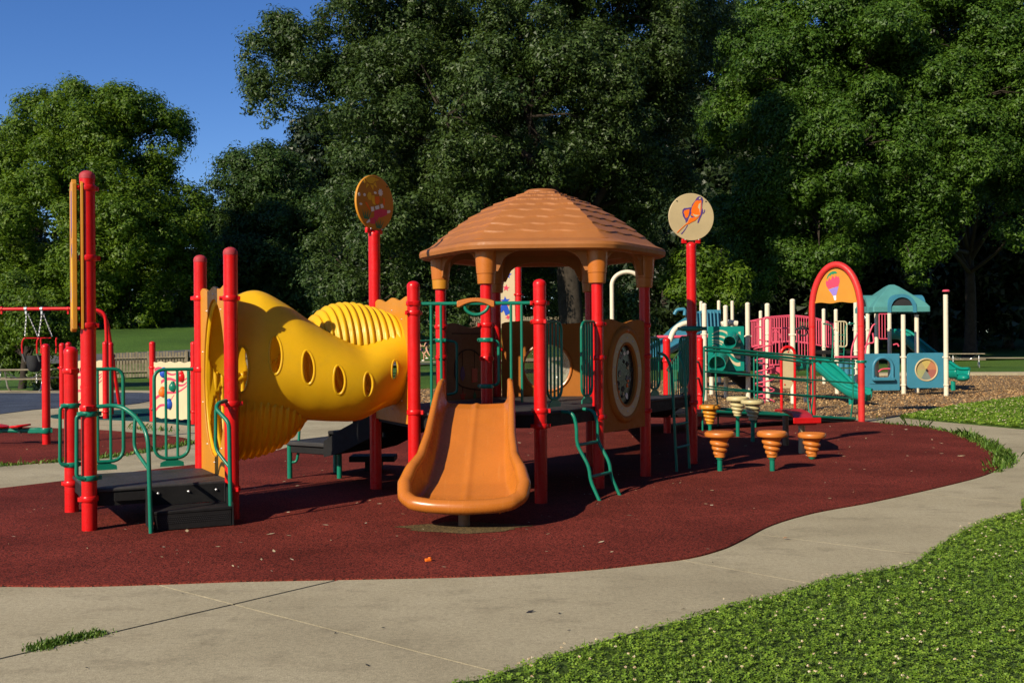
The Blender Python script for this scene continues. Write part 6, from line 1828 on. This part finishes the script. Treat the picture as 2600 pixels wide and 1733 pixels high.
def tree(name, base, r0, lobes, n_leaf, leaf, clump, mat, label, seed, group=None, fork=None, per=90, flat=.78, ntw=90, cat='tree', shell=2.0, extra=(), skip=0):
    g = np.random.default_rng(seed); random.seed(seed)
    r = thing(name, base, label, cat, group)
    v, q, C = crown(lobes, n_leaf, leaf, clump, g, per, flat, shell=shell)
    o = bpy.data.objects.new('crown', np_mesh('crown', v, q, mat, base=base)); link(o, r)
    if r0 > 0:
        f = fork or (base[0], base[1], base[2] + .45 * (max(l[2] for l in lobes) - base[2]))
        b = MB(); limbs(b, (base[0], base[1], base[2] - .3), r0, [f] + [(l[0], l[1], l[2]) for l in lobes[skip:]], C, g, ntw)
        for (pts_, ra, rb) in extra: L = spline(pts_, 8); b.tube(L, [ra + (rb - ra) * i / (len(L) - 1) for i in range(len(L))], 12)
        b.build('trunk', BARK, r, smooth=70)
    return r

def pl(L, Y, sq=1.0, dep=.9):
    """lobes from (px, py, radius px, depth offset) seen at distance Y"""
    out = []
    for (x, y, r_, *dy) in L:
        Yd = Y + (dy[0] if dy else 0); p = at(x, y, Yd); rr = r_ / F * Yd; out.append((p.x, p.y, p.z, rr, rr * dep, rr * sq))
    return out
def gb_(px, Y, dz=0): p = at(px, 860, Y); return (p.x, Y, float(zt(p.x, Y)) + dz)

# big oak behind the gazebo
OAK = pl([(745, 180, 125, -2), (700, 250, 70, -3), (690, 110, 70, -1), (870, 70, 190, -1), (1080, 40, 240), (1330, 30, 260), (1560, 50, 230), (1740, 50, 120, 2),
          (960, 330, 155, -3), (1130, 300, 210, -4), (1350, 270, 230, -3), (1560, 290, 200), (1690, 230, 120, 2), (900, 480, 110, -3), (980, 560, 160, -4), (1170, 560, 150, -4),
          (1500, 500, 170, 1), (1620, 470, 130, 3), (885, 690, 115, -2), (960, 770, 120, -3), (1120, 720, 130, -2), (1560, 640, 120, 4), (1430, 690, 110, 6), (850, 800, 80, -1), (1290, 640, 110, 6)], 54)
BOUGH = [([at(1466, 900, 52.5), at(1445, 620, 52), at(1418, 520, 51), at(1396, 460, 50.6), at(1352, 408, 50), at(1300, 372, 50), at(1230, 340, 51)], .42, .10), ([at(1396, 462, 50.6), at(1345, 452, 50.4), at(1280, 462, 50.6), at(1230, 450, 51)], .16, .04), ([at(1405, 480, 50.8), at(1440, 400, 52), at(1500, 330, 53), at(1560, 290, 54)], .18, .06)]
tree('oak_tree', gb_(1466, 53), .62, OAK, 580000, .080, .62, LEAF_OAK, 'huge dark oak filling the sky behind the gazebo', 3, extra=BOUGH, skip=4, fork=tuple(at(1420, 520, 53.5)), per=60, ntw=220)
# left maple on the slope
LEFT = pl([(130, 330, 95, 2), (200, 300, 85), (300, 300, 75), (480, 560, 60), (250, 320, 110), (350, 360, 120), (60, 430, 110, 2), (220, 470, 160, -2), (390, 500, 110), (460, 600, 75), (110, 590, 160, -2), (300, 610, 150, -3), (420, 700, 95), (30, 720, 130), (190, 740, 120, -2), (330, 750, 90, -2), (490, 690, 50)], 82)
tree('maple_tree', gb_(288, 82), .55, LEFT, 300000, .112, .85, LEAF_MAPLE, 'broad sunlit maple on the grassy slope at the left', 5, per=60, ntw=150)
MIDT = pl([(690, 470, 90), (610, 455, 65), (660, 435, 62), (565, 520, 62), (620, 530, 85), (740, 560, 100, -2), (570, 620, 70, 1), (650, 660, 120, -2), (760, 690, 100, -2), (560, 740, 70), (640, 790, 95, -2), (740, 800, 90, -2), (520, 700, 40, 2)], 96)
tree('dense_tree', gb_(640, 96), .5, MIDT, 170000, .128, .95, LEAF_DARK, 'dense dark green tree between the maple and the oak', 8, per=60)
# small tree by the left picnic table
SMALL = pl([(40, 800, 95), (110, 790, 80, -1), (20, 880, 60), (100, 850, 60, -1), (150, 830, 45), (-40, 840, 90)], 40)
tree('young_tree', gb_(52, 39.5), .16, SMALL, 46000, .060, .40, LEAF_MAPLE, 'young tree with low boughs over the swing and picnic table', 9, per=60, ntw=60, fork=tuple(at(70, 880, 39.8)))
# right wood
R1 = pl([(1930, 90, 110, 1), (1990, 200, 150, -1), (2090, 60, 150), (1900, 330, 120, 1), (2020, 400, 150, -3), (2200, 180, 170, -2), (2180, 370, 160, -4), (1930, 520, 120, -1), (2080, 560, 140, -4), (1850, 620, 80, 2), (1960, 660, 100, -2), (2120, 640, 80, -2), (2250, 30, 150)], 66)
tree('maple_tree', gb_(2085, 68), .45, R1, 340000, .095, .70, LEAF_RIGHT, 'tall bright green tree above the balloon arch', 12, per=60, ntw=140)
R2 = pl([(2370, 110, 170), (2330, 300, 150, -2), (2480, 250, 170, -1), (2420, 410, 140, -3), (2590, 370, 130), (2300, 470, 110, -3), (2360, 590, 85, -2), (2600, 80, 170), (2700, 300, 190), (2300, 620, 60, -3), (2345, 720, 40, -2), (2580, 560, 60, -1)], 66)
tree('maple_tree', gb_(2463, 72), .42, R2, 340000, .095, .70, LEAF_RIGHT, 'tall spreading tree at the right edge with a thick shaded trunk', 14, per=60, ntw=140)
# low bright boughs behind the far structure
tree('young_tree', gb_(1790, 56), .12, pl([(1790, 740, 55), (1840, 720, 50), (1740, 700, 45), (1770, 650, 45)], 56), 14000, .10, .7, LEAF_MAPLE, 'slim young tree with bright leaves behind the butterfly sign', 21, per=60, ntw=30)
for (px, py, r_, Y, sd, lab) in ((1585, 800, 48, 74, 31, 'rounded bright bush seen under the gazebo roof'), (400, 800, 40, 84, 32, 'loose bush beside the trunk of the left maple'), (470, 790, 42, 86, 33, 'pale bush at the top of the grassy slope'), (120, 960, 16, 38, 34, 'small weedy bush at the foot of the young tree')):
    p = gb_(px, Y); tree('bush', p, .05, pl([(px, py, r_), (px - r_ * .7, py + r_ * .25, r_ * .7), (px + r_ * .7, py + r_ * .2, r_ * .7)], Y), 9000, .0016 * Y, .009 * Y, LEAF_BUSH, lab, sd, per=50, ntw=14, cat='bush')

# the wood behind: two kinds of tree, copied
def wood_tree(seed, h, w, mat):
    g = np.random.default_rng(seed); lob = []
    for k in range(9):
        a = g.uniform(0, 6.28); t = g.uniform(.25, .95); rr = w * (.30 + .14 * g.random()); lob.append((w * .5 * math.cos(a) * (1.1 - t * .5), w * .5 * math.sin(a) * (1.1 - t * .5), h * t, rr, rr, rr * 1.1))
    lob.append((0, 0, h * .92, w * .3, w * .3, w * .3))
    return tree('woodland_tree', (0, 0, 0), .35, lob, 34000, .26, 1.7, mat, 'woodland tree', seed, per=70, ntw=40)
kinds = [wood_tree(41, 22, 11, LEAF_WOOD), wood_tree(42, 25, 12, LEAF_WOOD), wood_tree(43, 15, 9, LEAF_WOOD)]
place = [(1480, 118, 0), (1600, 100, 2), (1690, 92, 1), (1800, 86, 2), (1890, 96, 1), (1990, 88, 2), (2090, 96, 1), (2180, 88, 2), (2280, 96, 0), (2370, 86, 1), (2470, 98, 1), (2560, 88, 2), (2650, 94, 1), (2740, 84, 0),
         (1150, 128, 2), (1250, 120, 0), (1360, 126, 1), (1040, 130, 1), (930, 122, 2), (820, 126, 0), (-60, 98, 2), (1750, 112, 0), (2020, 112, 0), (2330, 114, 1), (2600, 112, 0)]
for i, (px, Y, k) in enumerate(place):
    o = kinds[k] if i < 0 else copy_tree(kinds[k])
    p = gb_(px, Y); o.location = p; o.rotation_euler.z = i * 1.7; s = .9 + .25 * ((i * 37) % 10) / 10; o.scale = (s, s, s)
    tag(o, 'unseen woodland tree, added outside the view to block sky light', 'tree', 'woodland trees behind the playground')
# unseen trees, added right of and behind the camera to block sky light
for i, (x_, y_, k) in enumerate([(30, 22, 1), (36, 34, 0), (27, 10, 2), (31, -2, 1), (27, -14, 0), (18, -20, 1), (9, -23, 2), (1, -26, 0), (40, 8, 0), (38, -14, 1), (24, -30, 0), (47, 44, 1)]):
    o = copy_tree(kinds[k]); o.location = (x_, y_, -.05); o.rotation_euler.z = i * 2.1
    tag(o, 'unseen woodland tree, added outside the view to block sky light', 'tree', 'woodland trees behind the playground')
for o in kinds:
    for ch in list(o.children): bpy.data.objects.remove(ch)
    bpy.data.objects.remove(o)

# far-off thicket closing the wood
def thicket():
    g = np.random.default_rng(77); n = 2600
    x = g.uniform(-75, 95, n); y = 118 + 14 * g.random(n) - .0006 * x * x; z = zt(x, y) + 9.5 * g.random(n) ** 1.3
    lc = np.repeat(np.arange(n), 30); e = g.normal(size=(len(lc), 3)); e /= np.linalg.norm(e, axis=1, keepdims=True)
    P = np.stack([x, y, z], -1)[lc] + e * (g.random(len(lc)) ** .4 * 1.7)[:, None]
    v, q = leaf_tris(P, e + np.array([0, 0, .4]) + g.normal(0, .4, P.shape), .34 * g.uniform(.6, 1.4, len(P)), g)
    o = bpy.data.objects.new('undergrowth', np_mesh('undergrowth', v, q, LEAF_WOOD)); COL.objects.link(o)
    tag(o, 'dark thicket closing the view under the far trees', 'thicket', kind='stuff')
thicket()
